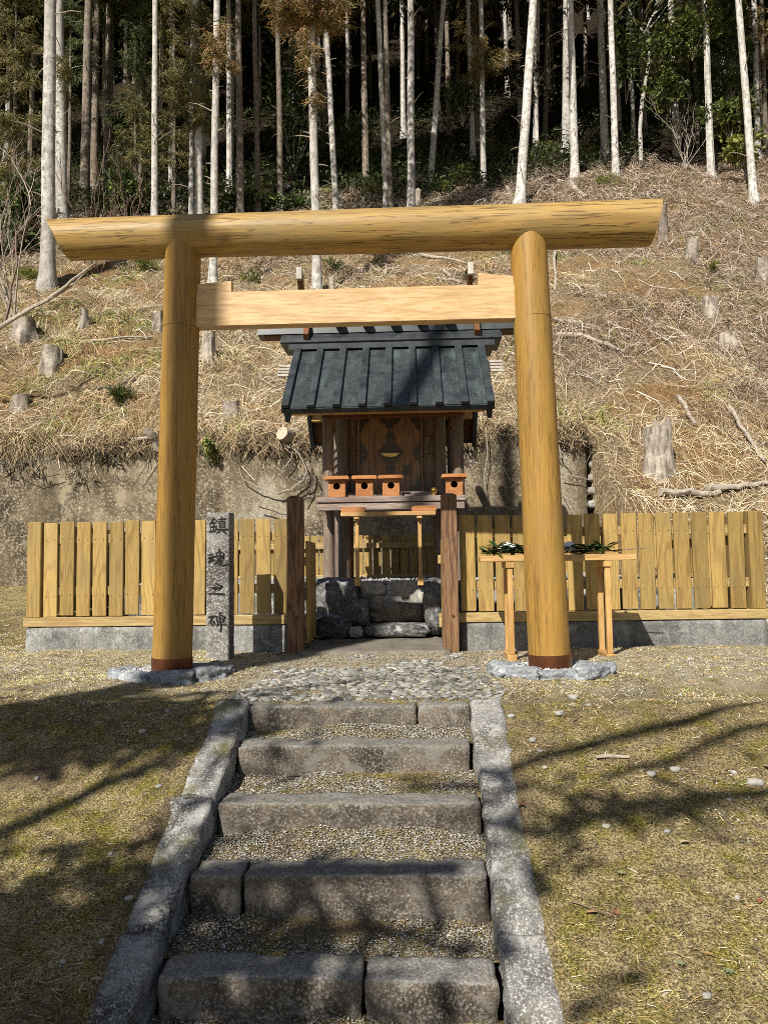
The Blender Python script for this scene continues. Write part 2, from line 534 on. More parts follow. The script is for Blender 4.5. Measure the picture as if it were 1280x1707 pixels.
M['step'] = stone('step_stone', [(0.36, (0.045, 0.036, 0.027)), (0.62, (0.175, 0.145, 0.112))], 4.5, (0.42, 0.39, 0.35), 0.75, b_str=1.0, b_dist=0.014, fine=95, lichen=(0.22, 0.20, 0.175), moss=(0.11, 0.10, 0.02), top=(0.30, 0.29, 0.27))
M['kerb'] = stone('kerb_granite', [(0.38, (0.07, 0.064, 0.057)), (0.60, (0.235, 0.226, 0.212))], 4, (0.58, 0.57, 0.55), 0.9, b_str=1.0, b_dist=0.012, fine=110, lichen=(0.37, 0.36, 0.34), moss=(0.09, 0.085, 0.02))
M['boulder'] = stone('boulder_stone', [(0.36, (0.02, 0.02, 0.022)), (0.62, (0.14, 0.14, 0.138))], 4, (0.36, 0.36, 0.36), 0.6, b_str=1.0, b_dist=0.03, fine=40, lichen=(0.36, 0.37, 0.37))
M['palerock'] = stone('pale_rock', [(0.25, (0.13, 0.125, 0.11)), (0.75, (0.38, 0.36, 0.32))], 4, (0.5, 0.48, 0.42), 0.5, b_str=0.8, b_dist=0.015, fine=55, lichen=(0.45, 0.43, 0.38))
M['bluerock'] = stone('blue_grey_rock', [(0.3, (0.10, 0.115, 0.13)), (0.7, (0.34, 0.36, 0.38))], 10, (0.58, 0.6, 0.62), 0.6, b_str=1.0, b_dist=0.02, fine=70, lichen=(0.46, 0.48, 0.49))
M['pebble'] = stone('river_pebble', [(0.25, (0.13, 0.128, 0.12)), (0.75, (0.33, 0.322, 0.30))], 9, (0.46, 0.44, 0.41), 0.3, rough=0.7, b_str=0.3, b_dist=0.004, jit=0.65)
M['darkpebble'] = stone('mound_pebble', [(0.25, (0.10, 0.10, 0.10)), (0.75, (0.34, 0.33, 0.32))], 9, (0.5, 0.5, 0.48), 0.3, rough=0.7, b_str=0.3, b_dist=0.005, jit=0.5)
M['straw'] = vcol('dry_straw', 0.85)
M['leafv'] = vcol('leaf_colours', 0.55, 0.25, 0.35)
M['chip'] = vcol('gravel_chips', 0.85)
M['gloss'] = vcol('glossy_leaf', 0.3, 0.1, 0.6)

def bark_mat(name, pale, mid, dark):
    m, nt, b = new_mat(name)
    v = mapping(nt, (1, 1, 0.22)); v2 = mapping(nt)
    n1 = nz(nt, v, 14, 6, 0.7); n2 = nz(nt, v2, 5.5, 6, 0.7, 0.4); n3 = nz(nt, v2, 0.35, 3, 0.5)
    c = ramp(nt, n1, [(0.3, dark), (0.46, mid), (0.62, pale)])
    c = mix(nt, ramp(nt, n2, [(0.46, 0.0), (0.58, 0.8)]), c, tuple(min(0.8, x * 1.25) for x in pale))
    c = mix(nt, ramp(nt, n3, [(0.45, 0.0), (0.65, 0.55)]), c, mid)
    c = value_jitter(nt, c, 0.22)
    nt.links.new(c, b.inputs['Base Color']); b.inputs['Roughness'].default_value = 0.9
    b.inputs['Specular IOR Level'].default_value = 0.1
    bump(nt, b, n1, 0.9, 0.03)
    return m
M['bark'] = bark_mat('pale_lichen_bark', (0.56, 0.54, 0.51), (0.34, 0.315, 0.285), (0.09, 0.075, 0.065))
M['barkdark'] = bark_mat('brown_cedar_bark', (0.24, 0.205, 0.17), (0.13, 0.105, 0.08), (0.035, 0.027, 0.02))
M['stump'] = bark_mat('grey_stump_wood', (0.40, 0.355, 0.30), (0.22, 0.185, 0.15), (0.06, 0.045, 0.035))
M['stumptop'] = plain('cut_stump_face', (0.42, 0.36, 0.27), 0.85, scale=12, var=0.35)
M['twig'] = plain('grey_twig', (0.36, 0.31, 0.255), 0.85, scale=15, var=0.4)
M['redtwig'] = plain('reddish_twig', (0.20, 0.13, 0.10), 0.8, scale=15, var=0.35)
M['root'] = plain('dark_root', (0.06, 0.045, 0.035), 0.9, scale=10, var=0.4)

def ground_material():
    m, nt, b = new_mat('lawn_and_gravel')
    v = mapping(nt)
    big = nz(nt, v, 1.3, 6, 0.65, 0.3, False); mid = nz(nt, v, 7, 6, 0.7, 0.2, False)
    fine = nz(nt, v, 110, 4, 0.75, 0, False); fine2 = nz(nt, v, 150, 2, 0.6, 0, False)
    straw = ramp(nt, fine, [(0.38, (0.05, 0.037, 0.018)), (0.51, (0.33, 0.255, 0.125)), (0.62, (0.62, 0.52, 0.32))])
    moss = ramp(nt, fine, [(0.38, (0.035, 0.033, 0.007)), (0.52, (0.235, 0.20, 0.043)), (0.64, (0.46, 0.385, 0.12))])
    dirt = ramp(nt, fine, [(0.38, (0.04, 0.03, 0.02)), (0.62, (0.25, 0.19, 0.12))])
    c = mix(nt, ramp(nt, mid, [(0.46, 0.0), (0.60, 1.0)]), straw, moss)
    c = mix(nt, ramp(nt, big, [(0.50, 0.0), (0.62, 0.85)]), c, dirt)
    clump = nz(nt, v, 13, 5, 0.7, 0.3, False)
    c = mix(nt, ramp(nt, clump, [(0.50, 0.0), (0.60, 0.75)]), c, dirt)
    # pale gravel over the terrace in front of the fence
    sx = N(nt, 'ShaderNodeSeparateXYZ'); nt.links.new(v, sx.inputs[0])
    g1 = ramp(nt, sx.outputs[1], [(0.0, 0.0), (1.0, 1.0)])
    mr = N(nt, 'ShaderNodeMapRange'); mr.inputs['From Min'].default_value = 4.1; mr.inputs['From Max'].default_value = 5.2
    nt.links.new(sx.outputs[1], mr.inputs[0])
    mr2 = N(nt, 'ShaderNodeMapRange'); mr2.inputs['From Min'].default_value = 7.6; mr2.inputs['From Max'].default_value = 6.6
    nt.links.new(sx.outputs[1], mr2.inputs[0])
    m3 = N(nt, 'ShaderNodeMath', operation='MULTIPLY'); nt.links.new(mr.outputs[0], m3.inputs[0]); nt.links.new(mr2.outputs[0], m3.inputs[1])
    mm = N(nt, 'ShaderNodeMath', operation='MULTIPLY'); nt.links.new(m3.outputs[0], mm.inputs[0])
    nt.links.new(ramp(nt, mid, [(0.46, 1.0), (0.64, 0.2)]), mm.inputs[1])
    grav = ramp(nt, fine2, [(0.34, (0.16, 0.135, 0.09)), (0.5, (0.42, 0.37, 0.265)), (0.66, (0.68, 0.63, 0.51))])
    c = mix(nt, mm.outputs[0], c, grav)
    nt.links.new(c, b.inputs['Base Color']); b.inputs['Roughness'].default_value = 0.95
    b.inputs['Specular IOR Level'].default_value = 0.1
    bump(nt, b, mix(nt, 0.6, mid, fine), 0.9, 0.03)
    return m
M['ground'] = ground_material()

def hill_material():
    m, nt, b = new_mat('hillside_litter')
    v = mapping(nt)
    big = nz(nt, v, 0.45, 6, 0.65, 0.4, False); mid = nz(nt, v, 3.0, 7, 0.7, 0.3, False); fine = nz(nt, v, 22, 5, 0.75, 0, False)
    straw = ramp(nt, fine, [(0.38, (0.05, 0.036, 0.022)), (0.5, (0.23, 0.17, 0.10)), (0.62, (0.48, 0.39, 0.26))])
    soil = ramp(nt, fine, [(0.36, (0.10, 0.052, 0.022)), (0.62, (0.38, 0.22, 0.088))])
    dk = ramp(nt, fine, [(0.3, (0.02, 0.015, 0.01)), (0.7, (0.09, 0.065, 0.045))])
    c = mix(nt, ramp(nt, big, [(0.46, 0.0), (0.6, 0.85)]), straw, soil)
    c = mix(nt, ramp(nt, mid, [(0.54, 0.0), (0.66, 0.7)]), c, dk)
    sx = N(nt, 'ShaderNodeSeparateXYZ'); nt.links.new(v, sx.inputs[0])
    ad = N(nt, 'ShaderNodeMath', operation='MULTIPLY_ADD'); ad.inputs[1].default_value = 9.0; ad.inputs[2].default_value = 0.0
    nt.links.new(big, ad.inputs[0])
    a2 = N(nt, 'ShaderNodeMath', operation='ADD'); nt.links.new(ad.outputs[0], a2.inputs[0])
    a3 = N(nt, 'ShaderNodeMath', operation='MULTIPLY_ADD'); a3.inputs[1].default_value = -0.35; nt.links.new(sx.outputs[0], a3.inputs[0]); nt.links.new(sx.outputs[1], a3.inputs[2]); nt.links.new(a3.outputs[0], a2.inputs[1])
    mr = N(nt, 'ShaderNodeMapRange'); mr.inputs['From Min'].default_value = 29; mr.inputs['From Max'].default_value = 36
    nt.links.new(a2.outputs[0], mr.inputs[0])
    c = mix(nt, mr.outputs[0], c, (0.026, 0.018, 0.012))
    nt.links.new(c, b.inputs['Base Color']); b.inputs['Roughness'].default_value = 0.95
    b.inputs['Specular IOR Level'].default_value = 0.1
    bump(nt, b, mix(nt, 0.5, mid, fine), 1.0, 0.12)
    return m
M['hill'] = hill_material()

def roof_material(name, patina):
    m, nt, b = new_mat(name)
    v = mapping(nt); n1 = nz(nt, v, 5, 7, 0.7); n2 = nz(nt, v, 60, 3, 0.7); n3 = nz(nt, mapping(nt, (1, 0.25, 0.25)), 9, 5, 0.6)
    c = ramp(nt, n1, [(0.36, (0.018, 0.022, 0.025)), (0.64, (0.056, 0.064, 0.069))])
    c = mix(nt, ramp(nt, n3, [(0.52, 0.0), (0.78, patina * 0.6)]), c, (0.16, 0.25, 0.24))
    c = mix(nt, ramp(nt, n2, [(0.60, 0.0), (0.72, patina)]), c, (0.30, 0.42, 0.40))
    nt.links.new(c, b.inputs['Base Color'])
    b.inputs['Roughness'].default_value = 0.4; b.inputs['Metallic'].default_value = 0.0; b.inputs['Specular IOR Level'].default_value = 0.35
    bump(nt, b, n1, 0.15, 0.006)
    return m
M['roof'] = roof_material('copper_roof_sheet', 0.6)
M['batten'] = roof_material('copper_batten', 0.15)

# ================================================================== SETTING
lower = link('ground', fast_mesh('ground', np.array([[-400, -400, -1.6], [400, -400, -1.6], [400, 60, -1.6], [-400, 60, -1.6]]), np.array([[0, 1, 2, 3]])), M['ground'])
tag(lower, 'open mossy ground spreading out around the shrine terrace', 'ground', kind='structure')
lawn = link('lawn', grid_mesh('lawn', np.arange(-11, 11.01, 0.06), np.arange(-3, 12.6, 0.06), ground_h), M['ground'])
tag(lawn, 'sloping lawn of moss, dry grass and gravel below the fence', 'lawn', kind='structure')
hill = link('hillside', grid_mesh('hillside', np.concatenate([np.arange(-70, -9, 0.7), np.arange(-9, 14, 0.16), np.arange(14, 70, 0.7)]),
            np.concatenate([np.arange(8.3, 24, 0.16), np.arange(24, 40, 0.3), np.arange(40, 84, 1.0)]), hill_h), M['hill'])
tag(hill, 'steep hillside of dry grass and cut brush below the forest', 'hillside', kind='structure')

# concrete retaining wall with an uneven soil-covered top
def wall_top(x, y, z):
    if z > 1.6:
        z += 0.10 * float(fbm(x * 0.9, 1.0, 51)) + 0.16 * float(fbm(x * 4, 1.0, 53)) * (1 if z > 2.3 else 0.3)
    return (x, y, z)
wl = link('retaining_wall', rough_box_mesh('retaining_wall', (-13, 12.15, -0.4), (2.87, 12.55, 2.86), 0.16, 0.03, 0.02, 1.5, 3, fn=wall_top), M['wall'])
tag(wl, 'long stained concrete retaining wall behind the fence and shrine', 'wall')

# shrine mound inside the fence
def mound_fn(x, y):
    z = 0.62 * sstep(7.98, 8.16, y + 0.06 * fbm(np.asarray(x) * 3, np.asarray(x) * 0, 5))
    return z + 0.03 * fbm(np.asarray(x) * 4, np.asarray(y) * 4, 8) - 0.05
md = link('shrine_mound', grid_mesh('shrine_mound', np.arange(-3.3, 2.95, 0.06), np.arange(7.9, 11.3, 0.06), mound_fn), M['darkpebble'])
tag(md, 'raised gravel mound under the shrine inside the fence', 'mound', kind='structure')
ps = link('gate_path', rough_box_mesh('gate_path', (-1.02, 6.55, -0.08), (0.32, 7.95, 0.022), 0.06, 0.02, 0.008, 5, 6), stone('path_concrete', [(0.25, (0.09, 0.08, 0.07)), (0.75, (0.30, 0.27, 0.22))], 3, (0.4, 0.37, 0.3), 0.4, b_str=0.6, fine=60, moss=(0.08, 0.08, 0.02)))
tag(ps, 'worn concrete path slab leading through the gate', 'path', kind='structure')

# ------------------------------------------------------------------ stairway
stairs = empty('stone_stairway', (STX, 4.2, 0))
tag(stairs, 'five-step stone stairway with granite kerbs climbing to the torii gate', 'stairway')
def st(name, me, mat, kind=None, label=None):
    me.transform(Matrix.Translation((-STX, -4.2, 0)))
    o = link(name, me, mat, stairs)
    if kind: o['kind'] = kind
    if label: o['label'] = label
    return o
SY = [4.19, 3.85, 3.46, 3.04, 2.65, 2.20]
SZ = [0.0, -0.135, -0.300, -0.447, -0.630, -0.80]
splits = [[(-0.95, 0.005), (0.015, 0.30)], [(-0.92, 0.275)], [(-0.915, 0.285)], [(-0.915, -0.715), (-0.705, 0.275)], [(-0.915, -0.20), (-0.188, 0.27)], [(-0.91, -0.4), (-0.39, 0.27)]]
for k in range(6):
    for i, (a, c) in enumerate(splits[k]):
        dz = 0.012 if (k == 4 and i == 1) else 0
        st('step_stone', rough_box_mesh('step_stone', (a, SY[k], SZ[k] - 0.34 - dz), (c, SY[k] + 0.165, SZ[k] - dz), 0.02, 0.009, 0.012, 11, k * 3 + i, lowamp=0.007), M['step'])
for k in range(5):
    y0, y1 = SY[k + 1] + 0.15, SY[k] + 0.02
    def tr_h(X, Y, k=k, y0=y0, y1=y1):
        return SZ[k + 1] - 0.022 + 0.05 * (Y - y0) / (y1 - y0) * (0.4 + vnoise(X * 4, Y * 4, k)) + fbm(X * 9, Y * 9, 40 + k) * 0.03
    st('gravel_tread', grid_mesh('gravel_tread', np.arange(-0.96, 0.32, 0.025), np.linspace(y0, y1, 14), tr_h), M['ground'])
def shear(x, y, z):
    e = 0.02 * float(fbm(x * 0 + 3, y * 2.2, 61))
    return (x + e, y, z - 0.405 * (4.2 - y) - 0.0)
for (x0, x1, ya, yb, s) in [(-1.115, -0.935, 3.475, 4.21, 1), (-1.125, -0.935, 2.80, 3.465, 2), (-1.13, -0.94, 1.5, 2.785, 3), (0.295, 0.475, 2.80, 4.21, 4), (0.29, 0.475, 1.5, 2.79, 5)]:
    st('kerb_stone', rough_box_mesh('kerb_stone', (x0, ya, -0.36), (x1, yb, 0.035), 0.022, 0.014, 0.016, 9, s, fn=shear, lowamp=0.010), M['kerb'])

# gravel chips on the treads and around
def chips(name, pts, smin, smax, cols, wts, parent=None, mat='chip'):
    n = len(pts)
    base = np.array([[1, 0, 0], [-1, 0, 0], [0, 1, 0], [0, -1, 0], [0, 0, 0.65], [0, 0, -0.65]], float)
    tri = np.array([[0, 2, 4], [2, 1, 4], [1, 3, 4], [3, 0, 4], [2, 0, 5], [1, 2, 5], [3, 1, 5], [0, 3, 5]])
    s = RNG.uniform(smin, smax, n)
    a = RNG.uniform(0, 6.28, n); ca, sa = np.cos(a), np.sin(a)
    B = base[None] * s[:, None, None] * RNG.uniform(0.6, 1.2, (n, 6, 1))
    X = B[..., 0] * ca[:, None] - B[..., 1] * sa[:, None]; Y = B[..., 0] * sa[:, None] + B[..., 1] * ca[:, None]
    V = np.stack([X, Y, B[..., 2]], -1) + pts[:, None, :]
    F = (np.arange(n) * 6)[:, None, None] + tri[None]
    return link(name, fast_mesh(name, V.reshape(-1, 3), F.reshape(-1, 3), np.repeat(pick_cols(n, cols, wts, 0.2), 6, 0)), M[mat], parent)
GC = [(0.56, 0.54, 0.49), (0.34, 0.325, 0.29), (0.20, 0.19, 0.17), (0.24, 0.18, 0.11), (0.07, 0.06, 0.05)]
pp = []
for k in range(5):
    y0, y1 = SY[k + 1] + 0.16, SY[k] - 0.005
    n = 8500
    X = RNG.uniform(-0.93, 0.29, n); Y = RNG.uniform(y0, y1, n)
    keep = (vnoise(X * 3.5, Y * 6, 90 + k) > 0.15 + 0.4 * RNG.random(n))
    X, Y = X[keep], Y[keep]
    Zt = SZ[k + 1] - 0.018 + 0.05 * (Y - y0) / (y1 - y0) * (0.4 + vnoise(X * 4, Y * 4, k)) + fbm(X * 9, Y * 9, 40 + k) * 0.03
    pp.append(np.stack([X - STX, Y - 4.2, Zt], 1))
g = chips('tread_gravel', np.concatenate(pp), 0.002, 0.006, GC, [2.5, 4, 4, 3, 3], stairs); g['kind'] = 'stuff'

# ------------------------------------------------------------------ pebble path
path = empty('pebble_path', (STX, 5.2, 0))
tag(path, 'path of flat river pebbles between the top step and the gate', 'path', kind='structure')
pmesh = [rock_mesh('pebble', (1, 0.68, 0.27), 2, 70 + i, 0.22, 0.1, 0.0) for i in range(6)]
for me in pmesh: me.materials.append(M['pebble'])
placed = []
cells = {}
def try_place(x, y, r):
    ci, cj = int(x / 0.12), int(y / 0.12)
    for i in range(ci - 1, ci + 2):
        for j in range(cj - 1, cj + 2):
            for (a, b_, q) in cells.get((i, j), ()):
                if (a - x) ** 2 + (b_ - y) ** 2 < (0.80 * (r + q)) ** 2: return False
    cells.setdefault((ci, cj), []).append((x, y, r)); placed.append((x, y, r)); return True
for r0, tries in ((0.044, 260), (0.034, 2200), (0.026, 9000), (0.018, 16000)):
    for _ in range(tries):
        y = random.uniform(4.37, 6.62)
        hw = 0.88 - 0.12 * (y - 4.37) / 2.2 + 0.28 * (float(vnoise(y * 3, 0.3, 5)) - 0.5)
        cx = STX + 0.02 + 0.1 * (float(vnoise(y * 2, 4.3, 6)) - 0.5)
        x = random.uniform(cx - hw, cx + hw)
        if y > 5.7 and float(vnoise(x * 2.2, y * 2.2, 15)) > 0.62 - 0.4 * (y - 5.7) : continue
        if float(vnoise(x * 3, y * 3, 16)) > 0.78: continue
        if abs(x - cx) > hw * random.uniform(0.72, 1.02): continue
        if y > random.uniform(5.5, 6.7): continue
        if (x + 1.78) ** 2 / 0.55 ** 2 + (y - 5.32) ** 2 / 0.42 ** 2 < 1 or (x - 0.95) ** 2 / 0.5 ** 2 + (y - 5.25) ** 2 / 0.4 ** 2 < 1: continue
        try_place(x, y, r0 * random.uniform(0.85, 1.15))
placed.sort(key=lambda t: -t[2] / t[1])
restV = []; restF = []
nb = 0
for i, (x, y, r) in enumerate(placed):
    z = float(ground_h(x, y)) + 0.04 * r
    if i < 300:
        o = bpy.data.objects.new('pebble', pmesh[i % 6]); COL.objects.link(o); o.parent = path
        o.location = (x - STX, y - 5.2, z); o.scale = (r, r, r)
        o.rotation_euler = (random.uniform(-.25, .25), random.uniform(-.25, .25), random.uniform(0, 6.28))
    else:
        me = pmesh[i % 6]
        co = np.empty(len(me.vertices) * 3); me.vertices.foreach_get('co', co); co = co.reshape(-1, 3) * r
        a = random.uniform(0, 6.28)
        co = np.stack([co[:, 0] * math.cos(a) - co[:, 1] * math.sin(a), co[:, 0] * math.sin(a) + co[:, 1] * math.cos(a), co[:, 2]], 1) + np.array([x - STX, y - 5.2, z])
        restV.append(co); restF.append(ico(2)[1] + nb); nb += len(co)
if restV:
    RV = np.concatenate(restV)
    cv = np.repeat(pick_cols(len(restV), [(0.38, 0.37, 0.34), (0.24, 0.236, 0.228), (0.12, 0.12, 0.124), (0.33, 0.27, 0.20)], [4, 3, 1.5, 1], 0.2), len(ico(2)[0]), 0)
    o = link('small_pebbles', fast_mesh('small_pebbles', RV, np.concatenate(restF), cv, True), M['chip'], path); o['kind'] = 'stuff'

n = 9000
Xp = RNG.uniform(-1.3, 0.75, n); Yp = RNG.uniform(4.3, 6.8, n)
gd = chips('path_grit', np.stack([Xp - STX, Yp - 5.2, ground_h(Xp, Yp) + 0.003], 1), 0.003, 0.009, [(0.30, 0.26, 0.19), (0.18, 0.15, 0.10), (0.42, 0.39, 0.33), (0.10, 0.08, 0.05)], [3, 3, 2, 2], path); gd['kind'] = 'stuff'

# ------------------------------------------------------------------ lawn cover
def lawn_pts(n):
    Y = 1.3 + (11.8 - 1.3) * RNG.random(n * 3) ** 1.6; X = RNG.uniform(-1, 1, n * 3) * (1.3 + 0.52 * Y)
    ok = ~((np.abs(X - STX) < 0.80) & (Y < 4.4)) & ~((np.abs(X - STX) < 0.85) & (Y > 4.2) & (Y < 7.9)) & ~((Y > 6.8) & (Y < 7.08) & (X > -3.65) & (X < 3.3))
    ok &= ~((X > -3.5) & (X < 3.2) & (Y > 7.0))
    X, Y = X[ok][:n], Y[ok][:n]
    return X, Y
def blades(name, n, lmin, lmax, w, cols, wts, lift, nmask=None, label=None):
    X, Y = lawn_pts(n)
    if nmask is not None:
        k = nmask(X, Y); X, Y = X[k], Y[k]
    n = len(X)
    Z0 = ground_h(X, Y)
    a = RNG.uniform(0, 6.28, n); L = RNG.uniform(lmin, lmax, n)
    up = RNG.uniform(*lift, n)
    d = np.stack([np.cos(a), np.sin(a), up], 1); d = unit(d)
    P0 = np.stack([X, Y, Z0 - 0.002], 1)
    bend = np.stack([np.cos(a + RNG.uniform(-1, 1, n)), np.sin(a + RNG.uniform(-1, 1, n)), -0.3 * up - 0.1], 1)
    P1 = P0 + d * L[:, None] * 0.5; P2 = P1 + unit(d * 0.6 + bend * 0.6) * L[:, None] * 0.5
    P2[:, 2] = np.maximum(P2[:, 2], Z0 + 0.002)
    S = unit(np.stack([-np.sin(a), np.cos(a), RNG.uniform(-.4, .4, n)], 1))
    W = RNG.uniform(0.7, 1.3, n) * w * (0.6 + Y / 6)
    o = link(name, ribbons(name, np.stack([P0, P2], 1), W, S, np.clip(pick_cols(n, cols, wts, 0.2) * ((1.32 + 0.25 * sstep(3.9, 5.0, Y)) * (1 + 1.5 * fbm(X * 7, Y * 7, 141, 3)) * (1 + 0.8 * fbm(X * 2, Y * 2, 142, 2)))[:, None], 0.005, 0.8)), M['straw'])
    return tag(o, label, 'grass', kind='stuff')
blades('dry_grass', 230000, 0.012, 0.048, 0.0033, [(0.54, 0.42, 0.22), (0.40, 0.29, 0.135), (0.72, 0.63, 0.43), (0.13, 0.088, 0.042), (0.34, 0.19, 0.085)], [4, 4, 1.8, 2.5, 1.0], (0.05, 0.7),
       lambda x, y: fbm(x * 2.2, y * 2.2, 71) > -0.2 + 0.25 * RNG.random(len(x)), 'short dry straw-coloured grass lying over the lawn')
blades('moss', 150000, 0.007, 0.020, 0.0045, [(0.22, 0.195, 0.04), (0.14, 0.135, 0.026), (0.33, 0.29, 0.08), (0.08, 0.095, 0.02)], [4, 4, 2, 2], (0.5, 1.8),
       lambda x, y: fbm(x * 2.6, y * 2.6, 75) > -0.03, 'yellow-green moss growing in patches on the lawn')
X, Y = lawn_pts(26000)
k = (fbm(X * 1.5, Y * 1.5, 81) + 0.16 * (Y - 4.9) > 0.0); X, Y = X[k], Y[k]
gl = chips('lawn_gravel', np.stack([X, Y, ground_h(X, Y) + 0.004], 1), 0.003, 0.009, GC, [4, 3, 2, 2, 1])
tag(gl, 'fine pale gravel scattered through the lawn', 'gravel', kind='stuff')
n = 5200
X = RNG.uniform(-3.2, 2.8, n); Y = RNG.uniform(8.12, 11.1, n); Y = 8.12 + (Y - 8.12) ** 1.6 / 3 ** 0.6
gm = chips('mound_gravel', np.stack([X, Y, mound_fn(X, Y) + 0.008], 1), 0.014, 0.042, [(0.36, 0.35, 0.33), (0.22, 0.22, 0.22), (0.5, 0.48, 0.44), (0.10, 0.10, 0.10)], [3, 3, 1, 2])
tag(gm, 'grey cobbles covering the mound under the shrine', 'gravel', kind='stuff')

# ================================================================== TORII
torii = empty('torii_gate', (-0.40, 5.4, 0))
tag(torii, 'golden round-log torii gate with a thick crossbeam and pale tie beam', 'torii gate')
def T(name, mb, mat, smooth=True, parent=None):
    mb.v = [(v[0] + 0.40, v[1] - 5.4, v[2]) for v in mb.v]
    return mb.build(name, mat, parent or torii, smooth)
for (xb, xt, rb, rt, sdv) in ((-1.772, -1.700, 0.142, 0.132, 1), (0.968, 0.892, 0.149, 0.134, 2)):
    pts = []; rr = []
    for i in range(25):
        t = i / 24
        e = 0.004 * mnoise.noise(Vector((t * 4, sdv * 3.1, 0)))
        pts.append((xb + (xt - xb) * t + e, 5.4, -0.03 + 3.30 * t)); rr.append(rb + (rt - rb) * t)
    p = T('pillar', MB().tube(pts, rr, 40, wob=0.012, seed=sdv), M['torii'])
    def ring(z0, z1, ex):
        f = lambda z: (xb + (xt - xb) * (z + 0.03) / 3.33, 5.4, z); r = lambda z: rb + (rt - rb) * (z + 0.03) / 3.33 + ex
        return MB().tube([f(z0), f(z0 + (z1 - z0) * 0.5), f(z1)], [r(z0), r((z0 + z1) / 2), r(z1)], 40)
    T('copper_band', ring(-0.03, 0.133, 0.005), M['copper'], True, p)
    T('seam', ring(2.574, 2.5765, 0.0008), M['nail'], True, p)
# crossbeam, ends cut on the slant
bm_ = MB(); vs = []; fs = []
nS, nR = 44, 40
for i in range(nS + 1):
    t = i / nS
    for k_ in range(nR):
        an = 2 * math.pi * k_ / nR
        sz, cy = math.sin(an), math.cos(an)
        r = 0.151 + 0.015 * t
        r *= 1 + 0.016 * mnoise.noise(Vector((t * 5, cy * 1.4, sz * 1.4))) + 0.010 * math.cos(6 * an + 0.6)
        zc = 3.292 - 0.012 * t
        xl = -2.735 + (0.5 - 0.5 * sz) * 0.150; xr = 1.870 - (0.5 - 0.5 * sz) * 0.083
        # ends also curve slightly around the log
        xl += 0.02 * (1 - abs(sz)); xr -= 0.01 * (1 - abs(sz))
        vs.append((xl + (xr - xl) * t, 5.4 + r * cy, zc + r * sz))
for i in range(nS):
    for k_ in range(nR):
        k2 = (k_ + 1) % nR
        fs.append([i * nR + k_, i * nR + k2, (i + 1) * nR + k2, (i + 1) * nR + k_])
fs.append(list(range(nR))); fs.append([nS * nR + k_ for k_ in range(nR)])
bm_.add(vs, fs)
beam = T('crossbeam', bm_, M['beam'])
T('tie_beam', MB().box(-1.68, 0.87, 5.352, 5.448, 2.572, 2.835, 0.006), M['nuki'], False)
T('wedge', MB().prism([(-1.62, 2.838), (-1.327, 2.838), (-1.327, 2.921), (-1.62, 2.900)], 5.362, 5.438), M['nuki'], False)
T('wedge', MB().prism([(0.514, 2.838), (0.80, 2.838), (0.80, 2.893), (0.514, 2.928)], 5.362, 5.438), M['nuki'], False)

# rings of rock at the pillar feet
def rock_ring(cx, cy, specs, label, seed):
    e = empty('rock_ring', (cx, cy, 0)); tag(e, label, 'rock ring', 'rock rings around the torii pillars')
    for i, (a, rx, ry, sx, sy, sz) in enumerate(specs):
        o = link('rock', rock_mesh('rock', (sx * 0.95, sy * 0.85, sz * 0.85), 4, seed + i, 0.34, 0.55, 0.16), M['bluerock'], e)
        o.location = (rx * math.cos(math.radians(a)), ry * math.sin(math.radians(a)), 0.015); o.rotation_euler = (0, 0, math.radians(a + 90 + random.uniform(-15, 15)))
    n = 900
    r = np.sqrt(RNG.random(n)) ; a = RNG.uniform(0, 6.28, n)
    P = np.stack([0.36 * r * np.cos(a), 0.27 * r * np.sin(a), 0.045 + 0 * a], 1)
    MB().tube([(0, 0, -0.03), (0, 0, 0.035)], [0.36, 0.33], 24).build('gravel_bed', M['concrete'], e)
    g = chips('gravel_fill', P, 0.006, 0.014, [(0.6, 0.6, 0.6), (0.4, 0.4, 0.4), (0.25, 0.25, 0.25)], [3, 3, 1], e); g['kind'] = 'stuff'
rock_ring(-1.775, 5.36, [(200, .36, .27, .16, .10, .075), (243, .36, .28, .17, .10, .07), (287, .37, .29, .19, .10, .075), (330, .38, .28, .15, .11, .085), (12, .38, .28, .16, .10, .06), (60, .36, .28, .17, .09, .05), (110, .36, .28, .18, .09, .05), (160, .36, .27, .15, .09, .055)],
          'blue-grey rocks ringing the foot of the left torii pillar', 100)
rock_ring(0.965, 5.34, [(190, .36, .25, .15, .11, .09), (232, .36, .27, .15, .09, .075), (270, .36, .28, .16, .09, .06), (308, .37, .28, .20, .11, .095), (350, .36, .26, .16, .10, .08), (40, .36, .28, .16, .09, .05), (90, .36, .28, .18, .09, .05), (140, .36, .28, .16, .09, .05)],
          'blue-grey rocks ringing the foot of the right torii pillar', 130)

